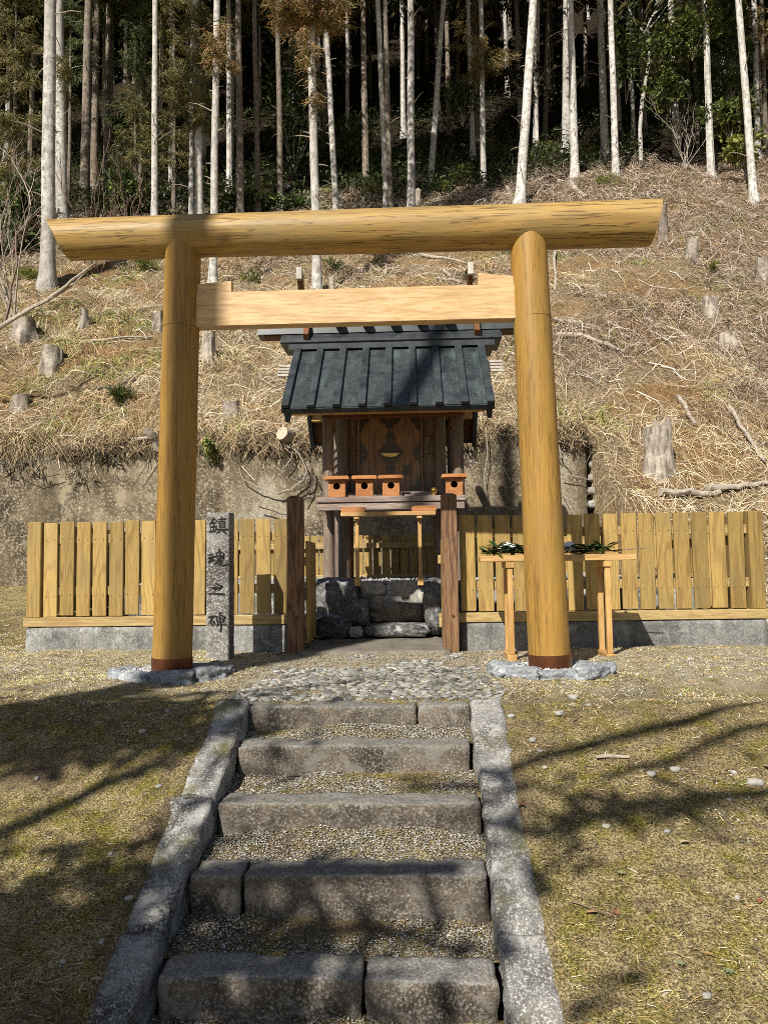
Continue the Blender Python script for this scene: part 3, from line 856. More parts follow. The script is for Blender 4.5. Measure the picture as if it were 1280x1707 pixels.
# ================================================================== FENCES
def slat_mesh(w, h, th=0.024, nails=(0.19, 0.72), name='slat'):
    mb = MB().box(-w / 2, w / 2, 0, th, 0, h, 0.003)
    if nails:
        for zz in nails:
            for xx in (-w * 0.3, w * 0.3):
                mb.add([(xx + 0.005 * math.cos(q), -0.0012, zz + 0.005 * math.sin(q)) for q in [i * math.pi / 3 for i in range(6)]], [list(range(6))[::-1]], 1)
    me = mb.mesh(name); me.materials.append(M['slat']); me.materials.append(M['nail'])
    return me
def fence(name, loc, rz, length, pitch, w, label, base=True, end0=True, end1=True, zb=0.24, h=0.885, inside_view=False, cut=None):
    """runs along local +x; front faces local -y"""
    e = empty(name, loc, rz); tag(e, label, 'fence', 'plank fence panels around the shrine')
    if base:
        o = link('concrete_base', rough_box_mesh('concrete_base', (0.0, 0.0, -0.12), (length, 0.17, zb - 0.004), 0.05, 0.008, 0.004, 6, len(label), lowamp=0.003), M['concrete'], e)
        MB().box(-0.02, length + 0.015, -0.012, 0.105, zb, zb + 0.088, 0.005).build('bottom_rail', M['rail'], e)
    yr = -0.045 if inside_view else 0.044
    for zz in (0.49, 0.98):
        MB().box(0.02, length - 0.02, yr, yr + 0.043, zz + 0.04, zz + 0.125, 0.004).build('rail', M['rail'], e)
    me = slat_mesh(w, h)
    z0 = zb + 0.098
    x0 = 0.02
    if end0:
        MB().box(0.005, 0.135, -0.008, 0.12, zb + 0.0885, z0 + h + 0.004, 0.005).build('end_post', M['slat'], e); x0 = 0.155
    xe = length - (0.15 if end1 else 0.0)
    if end1:
        MB().box(length - 0.135, length - 0.005, -0.008, 0.12, zb + 0.0885, z0 + h + 0.004, 0.005).build('end_post', M['slat'], e)
    nn = int(round((xe - x0) / pitch)); pitch = (xe - x0) / nn
    for i in range(nn):
        o = bpy.data.objects.new('slat', me); COL.objects.link(o); o.parent = e
        o.location = (x0 + w / 2 + i * pitch + random.uniform(-.002, .002), 0.018 + random.uniform(-0.0015, 0.0015), z0 + random.uniform(-0.006, 0.006))
        o.rotation_euler = (random.uniform(-.003, .003), random.uniform(-.007, .007), random.uniform(-.03, .03))
    for i in range(1, int(length / 0.9) + 1):
        xx = i * length / (int(length / 0.9) + 1)
        MB().box(xx - 0.045, xx + 0.045, 0.0895, 0.165, zb - 0.003, z0 + h - 0.12, 0.004).build('back_post', M['slat'], e)
    return e
fence('plank_fence', (-3.64, 6.86, 0), 0.004, 2.49, 0.1515, 0.131, 'golden upright plank fence left of the gate, behind the carved stone pillar', end1=False)
fence('plank_fence', (0.415, 6.86, 0), 0.030, 2.81, 0.1625, 0.140, 'golden upright plank fence right of the gate, behind the offering table', end0=False)
fence('plank_fence', (-3.55, 11.42, 0), 0.0, 6.7, 0.140, 0.120, 'plank fence at the back of the enclosure, seen under the shrine', base=True, zb=0.26, h=0.865, inside_view=True)
fence('plank_fence', (3.235, 7.10, 0), math.pi / 2, 4.2, 0.1525, 0.131, 'plank fence along the right side of the shrine enclosure', end0=False, end1=False)
fence('plank_fence', (-3.56, 11.30, 0), -math.pi / 2, 4.2, 0.1525, 0.131, 'plank fence along the left side of the shrine enclosure', end0=False, end1=False)

# gate posts and opened gate leaves
for (x, lab, sdv) in ((-1.072, 'dark brown square gate post beside the left fence', 1), (0.330, 'dark brown square gate post beside the right fence', 2)):
    e = empty('gate_post', (x, 6.75, 0)); tag(e, lab, 'gate post', 'gate posts')
    gp = MB().box(-0.071, 0.071, -0.07, 0.07, -0.06, 1.405, 0.007).build('post', M['post'], e)
    MB().prism([(-0.060, 1.407), (0.060, 1.407), (0.030, 1.420), (-0.030, 1.420)], -0.06, 0.06).build('cap', M['oldx'] if sdv == 2 else M['post'], e)
    MB().tube([(0.02, -0.071, 0.315), (0.02, -0.082, 0.315)], [0.012, 0.011], 6).build('bolt', M['nail'], gp)
for (x, s, lab) in ((-0.985, 1, 'slatted gate leaf standing open behind the left gate post'), (0.268, -1, 'slatted gate leaf standing open behind the right gate post')):
    e = empty('gate_leaf', (x, 6.84, 0), math.pi / 2 + 0.03 * s); tag(e, lab, 'gate leaf', 'gate leaves opened inwards')
    me = slat_mesh(0.125, 0.94, nails=None)
    for i in range(5):
        o = bpy.data.objects.new('slat', me); COL.objects.link(o); o.parent = e; o.location = (0.075 + i * 0.145, -0.012, 0.07)
    for zz in (0.2, 0.78):
        MB().box(0.01, 0.72, 0.0125, 0.04, zz, zz + 0.08, 0.004).build('rail', M['rail'], e)

# ================================================================== CARVED STONE PILLAR
stele = empty('stone_pillar', (-1.64, 6.26, 0))
tag(stele, 'narrow grey granite pillar carved with four black characters, before the left fence', 'stone pillar')
body = link('shaft', rough_box_mesh('shaft', (-0.098, -0.09, -0.1), (0.098, 0.09, 1.242), 0.02, 0.007, 0.0035, 14, 4), M['granite'], stele)
ST = [  # strokes: [(x, y, width) ...] in enlargement pixels, origin at the pillar's top-left corner
 [(375,310,26),(330,420,40),(255,515,14)], [(385,325,22),(430,380,30),(485,430,16)], [(335,455,20),(430,445,24)], [(285,572,24),(455,545,28)],
 [(378,458,26),(366,700,30)], [(285,615,18),(312,672,30)], [(445,590,30),(405,670,16)], [(252,712,24),(430,690,30)],
 [(585,285,30),(585,400,22)], [(498,352,24),(690,340,28)], [(518,420,22),(526,592,24)], [(652,412,22),(656,592,26)], [(510,412,18),(664,408,22)],
 [(530,464,15),(650,460,15)], [(530,520,15),(650,516,15)], [(530,578,18),(650,574,18)], [(458,652,24),(600,645,30),(735,648,40)], [(535,690,26),(430,757,14)], [(600,688,20),(690,742,42)],
 [(255,1372,24),(362,1345,26)], [(238,1462,30),(330,1436,34),(425,1408,40)], [(345,1460,26),(230,1580,22)], [(235,1582,20),(392,1508,30)], [(360,1490,18),(398,1524,26)],
 [(530,1212,34),(495,1300,16)], [(438,1322,20),(466,1472,28)], [(430,1316,16),(560,1292,26),(655,1352,30)], [(628,1345,30),(610,1472,30)], [(470,1396,15),(606,1390,15)], [(542,1320,18),(536,1462,18)], [(465,1464,18),(614,1458,20)],
 [(492,1478,28),(455,1580,28),(378,1652,12)], [(542,1480,24),(508,1635,30),(600,1668,30),(725,1645,26)], [(725,1645,26),(692,1592,10)], [(612,1492,16),(562,1592,20)], [(562,1592,18),(632,1566,18)],
 [(438,2180,28),(508,2205,34)], [(312,2306,24),(390,2308,40),(505,2262,14)], [(592,2245,54),(520,2320,32),(350,2424,10)], [(262,2478,30),(330,2452,18),(500,2478,40),(668,2486,24)],
 [(245,3138,28),(412,3102,32)], [(342,3128,28),(300,3250,26),(232,3340,12)], [(318,3280,22),(332,3372,26)], [(328,3270,18),(402,3250,26),(376,3362,22)], [(332,3370,18),(380,3358,18)],
 [(548,2998,42),(498,3082,14)], [(448,3128,22),(472,3270,28)], [(438,3124,18),(600,3084,24),(660,3130,34)], [(648,3128,30),(612,3262,30)], [(480,3190,14),(628,3180,14)], [(542,3106,18),(536,3262,18)], [(470,3266,16),(620,3250,18)],
 [(545,3270,22),(438,3370,14)], [(428,3370,20),(560,3330,22),(695,3330,22)], [(562,3280,26),(562,3480,30),(528,3562,14)],
]
mb = MB()
kx, kz = 0.196 / 590, 0.000294
for i, s in enumerate(ST):
    # smooth the centre line and lay a round-ended ribbon along it
    pts = []
    for a in range(len(s) - 1):
        for q in range(5):
            t = q / 5; pts.append([s[a][j] + (s[a + 1][j] - s[a][j]) * t for j in range(3)])
    pts.append(list(s[-1]))
    P2 = [((p[0] - 475) * kx, 1.242 - (p[1] - 150) * kz, p[2] * kz * 0.66) for p in pts]
    L = []; R_ = []
    for j, p in enumerate(P2):
        a, b_ = P2[max(j - 1, 0)], P2[min(j + 1, len(P2) - 1)]
        dx, dz = b_[0] - a[0], b_[1] - a[1]; l = math.hypot(dx, dz) or 1
        L.append((p[0] - dz / l * p[2], p[1] + dx / l * p[2])); R_.append((p[0] + dz / l * p[2], p[1] - dx / l * p[2]))
    def capn(c, n_):
        a, b_ = P2[c], P2[n_]; dx, dz = a[0] - b_[0], a[1] - b_[1]; l = math.hypot(dx, dz) or 1
        return (a[0] + dx / l * a[2] * 0.7, a[1] + dz / l * a[2] * 0.7)
    yy = -0.0945 - 0.0001 * i
    vsn = [(p[0], yy, p[1]) for p in L] + [(p[0], yy, p[1]) for p in R_]
    nL = len(L)
    fsn = [[j, j + 1, nL + j + 1, nL + j] for j in range(nL - 1)]
    c0, c1 = capn(0, 1), capn(-1, -2)
    vsn += [(c0[0], yy, c0[1]), (c1[0], yy, c1[1])]
    fsn += [[0, nL, 2 * nL], [nL - 1, 2 * nL + 1, 2 * nL - 1]]
    mb.add(vsn, fsn)
mb.build('carved_characters', M['ink'], stele)

# ================================================================== OFFERING TABLES
tab = empty('offering_table', (1.17, 6.2, 0), -0.012)
tag(tab, 'long narrow wooden table before the right fence, carrying leafy branches', 'table')
MB().box(-0.625, 0.625, -0.17, 0.17, 0.792, 0.842, 0.004).build('table_top', M['freshx'], tab)
for x in (-0.385, 0.395):
    for y in (-0.13, 0.13):
        MB().box(x - 0.022, x + 0.022, y - 0.022, y + 0.022, 0.045, 0.738, 0.003).build('leg', M['fresh'], tab)
    MB().box(x - 0.034, x + 0.034, -0.165, 0.165, 0.74, 0.790, 0.004).build('cross_bar', M['fresh'], tab)
    MB().box(x - 0.036, x + 0.036, -0.175, 0.175, -0.01, 0.0445, 0.004).build('foot', M['fresh'], tab)
def leaf_shape(mb, base, dirv, up, L, W, mi=0):
    dirv = Vector(dirv).normalized(); up = Vector(up); s = dirv.cross(up).normalized(); n_ = s.cross(dirv)
    ts = [(0, 0), (0.25, 0.8), (0.55, 1.0), (0.82, 0.55), (1, 0)]
    vs = []; 
    for t, w in ts:
        c = Vector(base) + dirv * L * t - n_ * (0.18 * L * t * t)
        vs += [c - s * W * w * 0.5 + n_ * W * 0.12 * w, c, c + s * W * w * 0.5 + n_ * W * 0.12 * w]
    fs = []
    for i in range(4):
        fs += [[i * 3, i * 3 + 1, i * 3 + 4, i * 3 + 3], [i * 3 + 1, i * 3 + 2, i * 3 + 5, i * 3 + 4]]
    mb.add(vs, fs, mi)
M['sakaki'] = plain('sakaki_leaf', (0.030, 0.075, 0.018), 0.32, 0, 0, 30, 0.4)
for (x0, x1, lab, sdv, stick) in ((0.60, 1.02, 'glossy green leafy branch with white paper on the left end of the table', 3, 0.0), (1.12, 1.70, 'glossy green leafy branch with white paper on the right end of the table', 8, 0.22)):
    rr_ = random.Random(sdv)
    e = empty('leafy_branch', ((x0 + x1) / 2, 6.17, 0.845)); tag(e, lab, 'branch', 'leafy branches on the offering table')
    hl = (x1 - x0) / 2
    stm = MB().tube([(-hl, 0.0, 0.015), (0, 0.02, 0.022), (hl * 0.8, 0.0, 0.025), (hl + stick, -0.03, 0.045)], [0.006, 0.006, 0.005, 0.004], 6).build('stem', M['redtwig'], e)
    for i in range(96):
        t = rr_.uniform(-1, 0.85)
        a = rr_.uniform(-1.3, 1.3) + (math.pi if rr_.random() < 0.6 else 0)
        lb = MB(); leaf_shape(lb, (t * hl, rr_.uniform(-0.08, 0.05), 0.010 + rr_.uniform(0, 0.055)), (math.cos(a), math.sin(a) * 0.7, rr_.uniform(-0.05, 0.9 if rr_.random() < .3 else 0.45)), (0, 0, 1), rr_.uniform(0.09, 0.14), rr_.uniform(0.04, 0.058))
        lb.build('leaf', M['sakaki'], stm, True)
    px = -0.03 if sdv == 3 else -0.42 * hl
    pb = MB()
    pb.add([(px - 0.07, -0.02, 0.03), (px + 0.01, -0.05, 0.03), (px + 0.075, -0.01, 0.035), (px + 0.06, 0.02, 0.085), (px, 0.0, 0.11), (px - 0.06, 0.02, 0.08), (px, 0.06, 0.04)],
           [[0, 1, 4, 5], [1, 2, 3, 4], [2, 6, 3], [6, 0, 5], [5, 4, 3, 6]])
    pb.build('folded_paper', M['paper'], e)

stand = empty('offering_stand', (-0.26, 7.98, 0.6))
tag(stand, 'slender two-legged wooden stand on the stones in front of the shrine', 'stand')
MB().box(-0.51, 0.51, -0.09, 0.09, 0.700, 0.742, 0.003).build('stand_top', M['freshx'], stand)
for x in (-0.34, 0.335):
    MB().box(x - 0.019, x + 0.019, -0.019, 0.019, 0.035, 0.665, 0.003).build('leg', M['fresh'], stand)
    MB().box(x - 0.028, x + 0.028, -0.08, 0.08, 0.666, 0.699, 0.003).build('bracket', M['fresh'], stand)
    MB().box(x - 0.032, x + 0.032, -0.09, 0.09, -0.05, 0.034, 0.004).build('foot', M['fresh'], stand)
for (x, lab) in ((-0.375, 'flat orange-brown wooden tray on the left end of the stand'), (0.385, 'flat orange-brown wooden tray on the right end of the stand')):
    e = empty('wooden_tray', (-0.26 + x, 7.98, 1.3445)); tag(e, lab, 'tray', 'trays on the offering stand')
    MB().prism([(-0.115, 0), (0.115, 0), (0.135, 0.012), (0.135, 0.042), (0.120, 0.050), (-0.120, 0.050), (-0.135, 0.042), (-0.135, 0.012)], -0.085, 0.085).build('tray_board', M['orange'], e)
    MB().box(-0.10, 0.10, -0.07, 0.07, 0.0505, 0.056, 0.001).build('liner', M['orange'], e)

# ================================================================== SHRINE
SX, SYC, SB = -0.265, 9.75, 0.58      # centre of the roof, base of the posts
shr = empty('wooden_shrine', (SX, SYC, SB))
tag(shr, 'small raised wooden shrine with a dark ribbed copper roof on the mound', 'shrine')
def S(name, mb, mat, smooth=False, parent=None):
    mb.v = [(v[0] - SX, v[1] - SYC, v[2] - SB) for v in mb.v]
    return mb.build(name, mat, parent or shr, smooth)
XL, XR = -1.505, 0.970
EY, EZ, RY, RZ = 8.50, 2.625, 9.62, 3.680          # front eave and top of the slope
sl = Vector((0, RY - EY, RZ - EZ)); sln = sl.normalized(); nrm = Vector((0, -sln.z, sln.y))
def slope_box(x0, x1, s0, s1, h0, h1, b=0.003, back=False):
    """a plank on the roof slope: s along the slope from the eave, h above it"""
    def fn(x, s, h):
        p = Vector((0, EY, EZ)) + sln * s + nrm * h
        y = p.y if not back else 2 * SYC - p.y
        return (x, y, p.z)
    return MB().box(x0, x1, s0, s1, h0, h1, b, fn=fn)
SLEN = sl.length
S('roof_deck', slope_box(XL + 0.01, XR - 0.01, 0.02, SLEN + 0.1, -0.06, -0.004), M['brownx'])
NB = 9
bw = 0.088
for i in range(NB - 1):
    x0 = XL + (XR - XL - bw) * i / (NB - 1) + bw; x1 = XL + (XR - XL - bw) * (i + 1) / (NB - 1)
    S('roof_sheet', slope_box(x0 - 0.01, x1 + 0.01, -0.02, SLEN - 0.05, -0.002, 0.008, 0.001), M['roof'])
    S('roof_sheet', slope_box(x0 - 0.01, x1 + 0.01, -0.02, SLEN - 0.05, -0.002, 0.008, 0.001, True), M['roof'])
for i in range(NB):
    x0 = XL + (XR - XL - bw) * i / (NB - 1)
    S('roof_batten', slope_box(x0, x0 + bw, -0.035, SLEN + 0.02, 0.0085, 0.058, 0.006), M['batten'])
    S('roof_batten', slope_box(x0, x0 + bw, -0.035, SLEN + 0.02, 0.0085, 0.058, 0.006, True), M['batten'])
S('eave_fascia', slope_box(XL - 0.005, XR + 0.005, -0.03, 0.018, -0.066, -0.003, 0.003), M['batten'])
S('eave_fascia', slope_box(XL - 0.005, XR + 0.005, -0.03, 0.018, -0.066, -0.003, 0.003, True), M['batten'])
S('roof_deck', slope_box(XL + 0.01, XR - 0.01, 0.02, SLEN + 0.1, -0.06, -0.004, 0.003, True), M['brownx'])
for (x0, x1) in ((XL + 0.02, XL + 0.075), (XR - 0.075, XR - 0.02)):
    S('bargeboard', slope_box(x0, x1, -0.01, SLEN + 0.05, -0.20, -0.067, 0.003), M['batten'])
    S('bargeboard', slope_box(x0, x1, -0.01, SLEN + 0.05, -0.20, -0.067, 0.003, True), M['batten'])
for x in np.linspace(XL + 0.25, XR - 0.25, 9):
    S('rafter', slope_box(x - 0.02, x + 0.02, 0.06, SLEN + 0.05, -0.115, -0.067, 0.003), M['fresh'])
    S('rafter', slope_box(x - 0.02, x + 0.02, 0.02, SLEN + 0.05, -0.115, -0.067, 0.003, True), M['fresh'])
# ridge
S('ridge_board', MB().prism([(9.45, 3.690), (9.47, 3.678), (9.75, 3.678), (10.03, 3.678), (10.05, 3.690), (10.05, 3.735), (9.90, 3.835), (9.60, 3.835), (9.45, 3.735)], -1.690, 1.195, 'x'), M['batten'])
S('ridge_board', MB().prism([(9.47, 3.60), (10.03, 3.60), (10.03, 3.677), (9.47, 3.677)], -1.58, 1.10, 'x'), M['batten'])
S('ridge_cap', MB().prism([(9.60, 3.850), (9.90, 3.850), (9.88, 3.955), (9.62, 3.955)], -2.02, 1.42, 'x'), M['batten'])
S('ridge_cap', MB().prism([(9.64, 3.837), (9.86, 3.837), (9.86, 3.849), (9.64, 3.849)], -1.95, 1.36, 'x'), M['brownx'])
for px in (562, 608, 654, 699, 746):
    x = at_y(px, 550, 9.5).x
    S('ridge_log', MB().tube([(x, 9.40, 4.022), (x, 9.48, 4.022), (x, 10.02, 4.022), (x, 10.10, 4.022)], [0.055, 0.066, 0.066, 0.055], 16), M['brownx'], True)
for x in (-1.385, 0.840):
    for k_ in (0, 1):
        mb = MB()
        a = Vector((0, 9.42, 3.745)); d_ = Vector((0, 0.62, 0.78)).normalized(); q = Vector((0, -d_.z, d_.y))
        xo = -0.0375 if k_ else 0.0375
        def fn(xx, s, h, a=a, d_=d_, q=q, k_=k_):
            p = a + d_ * s + q * h
            return (xx, p.y if k_ == 0 else 2 * SYC - p.y, p.z)
        mb.box(x + xo - 0.0365, x + xo + 0.0365, 0, 1.10, -0.05, 0.05, 0.004, fn=fn)
        c = S('forked_finial', mb, M['brownx'])
        yt_ = 10.115 if k_ == 0 else 2 * SYC - 10.115
        S('finial_tip', MB().box(x + xo - 0.036, x + xo + 0.036, yt_ - 0.035, yt_ + 0.035, 4.50, 4.66, 0.003), M['palewood'], False, c)
# little rods at the gables
for (x0, x1) in ((-1.70, -1.45), (0.93, 1.19)):
    for i in range(4):
        p = Vector((0, EY, EZ)) + sln * (SLEN * (0.63 + 0.052 * i)) + nrm * (-0.11)
        S('gable_rod', MB().box(x0, x1, p.y - 0.012, p.y + 0.012, p.z - 0.014, p.z + 0.014, 0.002), M['palewood'])
# posts, beams, floor, walls
for (x, y, r, zt) in ((-1.045, 9.2, 0.072, 2.66), (0.580, 9.2, 0.074, 2.66), (-0.888, 9.52, 0.076, 2.72), (0.370, 9.52, 0.076, 2.72), (-1.045, 10.5, 0.072, 2.66), (0.58, 10.5, 0.074, 2.66)):
    S('post', MB().tube([(x, y, 0.5), (x, y, 1.2), (x, y, zt)], [r * 1.03, r, r], 20, wob=0.02, seed=x), M['old'], True)
for (x, y) in ((-0.888, 9.9), (0.37, 9.9)):
    S('under_post', MB().tube([(x, y, 0.5), (x, y, 1.49)], [0.095, 0.095], 16), M['brownx'], True)
lint = S('lintel', MB().box(-1.115, 0.66, 9.115, 9.245, 2.612, 2.738, 0.006), M['brownx'])
for x in (-0.885, 0.40):
    S('round_fitting', MB().tube([(x, 9.113, 2.685), (x, 9.107, 2.685)], [0.034, 0.028], 16), M['gold'] if x > 0 else M['fitting'], True, lint)
for x in (-1.045, 0.58):
    S('side_beam', MB().box(x - 0.05, x + 0.05, 8.75, 10.9, 2.742, 2.83, 0.004), M['brownx'])
for y in (9.2, 10.5):
    S('purlin', MB().box(-1.42, 0.88, y - 0.045, y + 0.045, 2.832, 2.93, 0.004), M['fresh'])
S('purlin', MB().box(-1.42, 0.88, 8.62, 8.70, 2.565, 2.62, 0.004), M['fresh'])
S('floor_board', MB().box(-1.12, 0.65, 8.965, 10.62, 1.500, 1.560, 0.004), M['oldx'])
S('veranda_board', MB().box(-1.150, 0.636, 8.84, 8.963, 1.526, 1.594, 0.005), M['oldx'])
S('veranda_board', MB().box(-1.140, 0.626, 8.858, 8.963, 1.432, 1.520, 0.005), M['oldx'])
S('threshold', MB().box(-0.82, 0.30, 9.42, 9.56, 1.562, 1.700, 0.005), M['old'])
S('side_wall', MB().box(-0.91, -0.87, 9.59, 10.55, 1.562, 2.84, 0.003), M['old'])
S('side_wall', MB().box(0.35, 0.39, 9.59, 10.55, 1.562, 2.84, 0.003), M['old'])
S('back_wall', MB().box(-0.869, 0.349, 10.50, 10.54, 1.562, 2.84, 0.003), M['old'])
S('head_board', MB().box(-0.869, 0.349, 9.55, 9.60, 2.700, 2.90, 0.003), M['old'])
for (x0, x1) in ((-0.815, -0.690), (0.150, 0.297)):
    for i in range(4):
        z0 = 1.705 + i * 0.2465
        S('wall_plank', MB().box(x0, x1, 9.565, 9.60, z0, z0 + 0.2425, 0.003), M['old'])
for x in (-0.685, 0.135):
    S('door_frame', MB().box(x - 0.012, x + 0.012, 9.53, 9.60, 1.705, 2.698, 0.003), M['door'])
DOORS = []
for (x0, x1) in ((-0.670, -0.276), (-0.272, 0.120)):
    d = S('door', MB().box(x0, x1, 9.556, 9.590, 1.705, 2.696, 0.004), M['door'])
    DOORS.append(d)
S('door_stile', MB().box(-0.312, -0.236, 9.540, 9.5555, 1.706, 2.695, 0.003), M['door'])
def fitting(poly, y0=9.535, y1=9.5395, name='door_fitting'):
    S(name, MB().prism(poly, y0, y1), M['fitting'], False, DOORS[0 if sum(q[0] for q in poly) / len(poly) < -0.274 else 1])
def lobes(cx, cz, w, h, n=36, lob=5, amt=0.10, half=None):
    P_ = []
    for i in range(n):
        a = 2 * math.pi * i / n
        if half == 'l' : a = -math.pi / 2 + math.pi * i / (n - 1)
        if half == 'r' : a = math.pi / 2 + math.pi * i / (n - 1)
        e_ = (abs(math.cos(a)) ** 1.35 + abs(math.sin(a)) ** 1.35) ** (-1 / 1.35) * (1 + amt * math.cos(lob * a * 2))
        P_.append((cx + w * e_ * math.cos(a), cz + h * e_ * math.sin(a)))
    return P_
dzc = at_y(651, 755, 9.54).z
fitting(lobes(-0.274, dzc, 0.155, 0.165, 40, 4, 0.06))
fitting(lobes(-0.274, dzc - 0.20, 0.055, 0.075, 20, 2, 0.08), 9.534, 9.5388)
fitting(lobes(-0.274, dzc + 0.20, 0.055, 0.10, 20, 2, 0.08), 9.534, 9.5388)
fitting(lobes(-0.668, dzc, 0.105, 0.150, 22, 4, 0.06, 'l'), 9.5505, 9.5555)
fitting(lobes(0.120, dzc, 0.105, 0.150, 22, 4, 0.06, 'r'), 9.5505, 9.5555)
fitting([(-0.668, 2.692), (-0.668, 2.50), (-0.62, 2.54), (-0.60, 2.60), (-0.555, 2.63), (-0.54, 2.692)], 9.5505, 9.5555)
fitting([(0.118, 2.692), (0.118, 2.50), (0.07, 2.54), (0.05, 2.60), (0.005, 2.63), (-0.01, 2.692)], 9.5505, 9.5555)
fitting([(-0.42, 2.694), (-0.13, 2.694), (-0.16, 2.62), (-0.21, 2.60), (-0.23, 2.55), (-0.274, 2.52), (-0.32, 2.55), (-0.34, 2.60), (-0.39, 2.62)], 9.533, 9.5385)
fitting([(0.118, 1.71), (0.118, 1.93), (0.07, 1.87), (0.045, 1.80), (0.0, 1.76), (-0.02, 1.71)], 9.5505, 9.5555)
z_ = at_y(678, 784, 9.54).z; x_ = at_y(678, 784, 9.54).x
fitting([(x_ - 0.055, z_ + 0.075), (x_, z_ + 0.055), (x_ + 0.055, z_ + 0.075), (x_ + 0.042, z_), (x_ + 0.055, z_ - 0.075), (x_, z_ - 0.055), (x_ - 0.055, z_ - 0.075), (x_ - 0.042, z_)], 9.5505, 9.5555)
S('door_bar', MB().box(-0.415, -0.140, 9.515, 9.532, dzc + 0.012, dzc + 0.030, 0.003), M['fitting'])
S('lock_plate', MB().prism([(-0.40, dzc - 0.005), (-0.15, dzc - 0.005), (-0.20, dzc - 0.045), (-0.275, dzc - 0.055), (-0.35, dzc - 0.045)], 9.522, 9.5325), M['gold'])
S('gilt_knob', MB().tube([(0.262, 8.90, 1.594), (0.262, 8.90, 1.62), (0.262, 8.90, 1.635), (0.262, 8.90, 1.66), (0.262, 8.90, 1.685), (0.262, 8.90, 1.70)], [0.022, 0.018, 0.034, 0.042, 0.030, 0.006], 16), M['gold'], True)

# small lantern boxes on the veranda
def lantern(px, lab):
    x = at_y(px, 829, 8.9).x
    e = empty('lantern_box', (x, 8.93, 1.5955)); tag(e, lab, 'lantern box', 'wooden lantern boxes on the shrine veranda')
    w, h, dp = 0.100, 0.205, 0.075
    mb = MB()
    n_ = 32; hole = []; sq = []
    hr, hz = 0.040, 0.128
    for i in range(n_):
        a = 2 * math.pi * (i + 0.5) / n_ - math.pi / 2
        r = hr * (1.0 if abs(math.sin(a)) < 0.985 or math.sin(a) < 0 else 1.12)
        hole.append((r * 1.05 * math.cos(a), -dp, hz + r * math.sin(a)))
        c, s_ = math.cos(a), math.sin(a)
        t = min(w / abs(c) if abs(c) > 1e-6 else 9, ((h - hz) if s_ > 0 else hz) / abs(s_) if abs(s_) > 1e-6 else 9)
        sq.append((t * c, -dp, hz + t * s_))
    inn = [(p[0], -dp + 0.015, p[2]) for p in hole]
    vs = sq + hole + inn
    fs = []
    for i in range(n_):
        j = (i + 1) % n_
        fs.append([i, j, n_ + j, n_ + i]); fs.append([n_ + i, n_ + j, 2 * n_ + j, 2 * n_ + i])
    mb.add(vs, fs)
    mb.build('front_panel', M['orange'], e)
    MB().box(-w, -w + 0.012, -dp + 0.0005, dp, 0, h, 0.001).build('side_panel', M['orange'], e)
    MB().box(w - 0.012, w, -dp + 0.0005, dp, 0, h, 0.001).build('side_panel', M['orange'], e)
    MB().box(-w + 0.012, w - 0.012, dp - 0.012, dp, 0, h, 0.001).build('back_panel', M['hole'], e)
    MB().box(-w - 0.003, -w + 0.024, -dp - 0.004, -dp + 0.02, 0, h, 0.002).build('corner_post', M['orange'], e)
    MB().box(w - 0.024, w + 0.003, -dp - 0.004, -dp + 0.02, 0, h, 0.002).build('corner_post', M['orange'], e)
    MB().prism([(-0.150, h + 0.004), (0.150, h + 0.004), (0.153, h + 0.03), (0.135, h + 0.045), (-0.135, h + 0.045), (-0.153, h + 0.03)], -0.13, 0.11).build('cap', M['orange'], e)
for px, lab in ((562, 'leftmost orange wooden lantern box with a round hole, on the shrine veranda'), (608, 'middle of the three adjoining orange lantern boxes on the veranda'), (652, 'orange lantern box before the shrine doors, third from the left'), (757, 'lone orange lantern box at the right end of the shrine veranda')):
    lantern(px, lab)
e = empty('offering_board', (0.09, 9.02, 1.5955)); tag(e, 'flat pale wooden board lying tilted on the shrine veranda', 'board')
MB().box(-0.19, 0.21, -0.04, 0.26, 0, 0.03, 0.003, fn=lambda x, y, z: (x - 0.15 * (y + 0.04), y, z + 0.20 * (y + 0.04))).build('board', M['oldx'], e)
MB().box(-0.19, 0.12, 0.20, 0.24, -0.002, 0.047, 0.002).build('support', M['oldx'], e)

# ================================================================== BOULDERS
BL = [  # px, py (centre), y, size, material, rotation, label
 (560, 1000, 8.0, (0.26, 0.24, 0.27), 'boulder', 10, 'largest dark boulder, left of the rough stone steps behind the gate'),
 (552, 1045, 7.75, (0.24, 0.22, 0.14), 'boulder', 30, 'low dark rock with a pale patch below the largest boulder'),
 (525, 1040, 7.95, (0.16, 0.16, 0.18), 'bluerock', 70, 'blue-grey rock at the left edge of the gate opening'),
 (593, 1053, 7.62, (0.075, 0.07, 0.06), 'palerock', 0, 'small brownish rock beside the lowest stone step'),
 (621, 985, 8.22, (0.165, 0.15, 0.115), 'palerock', 5, 'rounded grey rock at the top left of the stone steps'),
 (672, 982, 8.20, (0.205, 0.16, 0.10), 'palerock', -3, 'pale sunlit rock at the top right of the stone steps'),
 (664, 1020, 7.98, (0.34, 0.20, 0.12), 'step', 0, 'broad brown slab forming the middle rough step'),
 (662, 1050, 7.74, (0.38, 0.17, 0.075), 'boulder', -2, 'flat dark slab forming the lowest rough step'),
 (600, 1020, 8.0, (0.12, 0.15, 0.17), 'boulder', 15, 'dark rock wedged between the boulder and the middle step'),
 (724, 1010, 7.85, (0.13, 0.24, 0.32), 'boulder', 0, 'tall dark boulder against the right gate leaf'),
 (704, 995, 8.1, (0.15, 0.14, 0.13), 'palerock', 40, 'grey rock tucked beside the tall right boulder'),
 (648, 1001, 8.1, (0.20, 0.10, 0.06), 'palerock', 10, 'thin pale rock filling the gap above the middle step'),
]
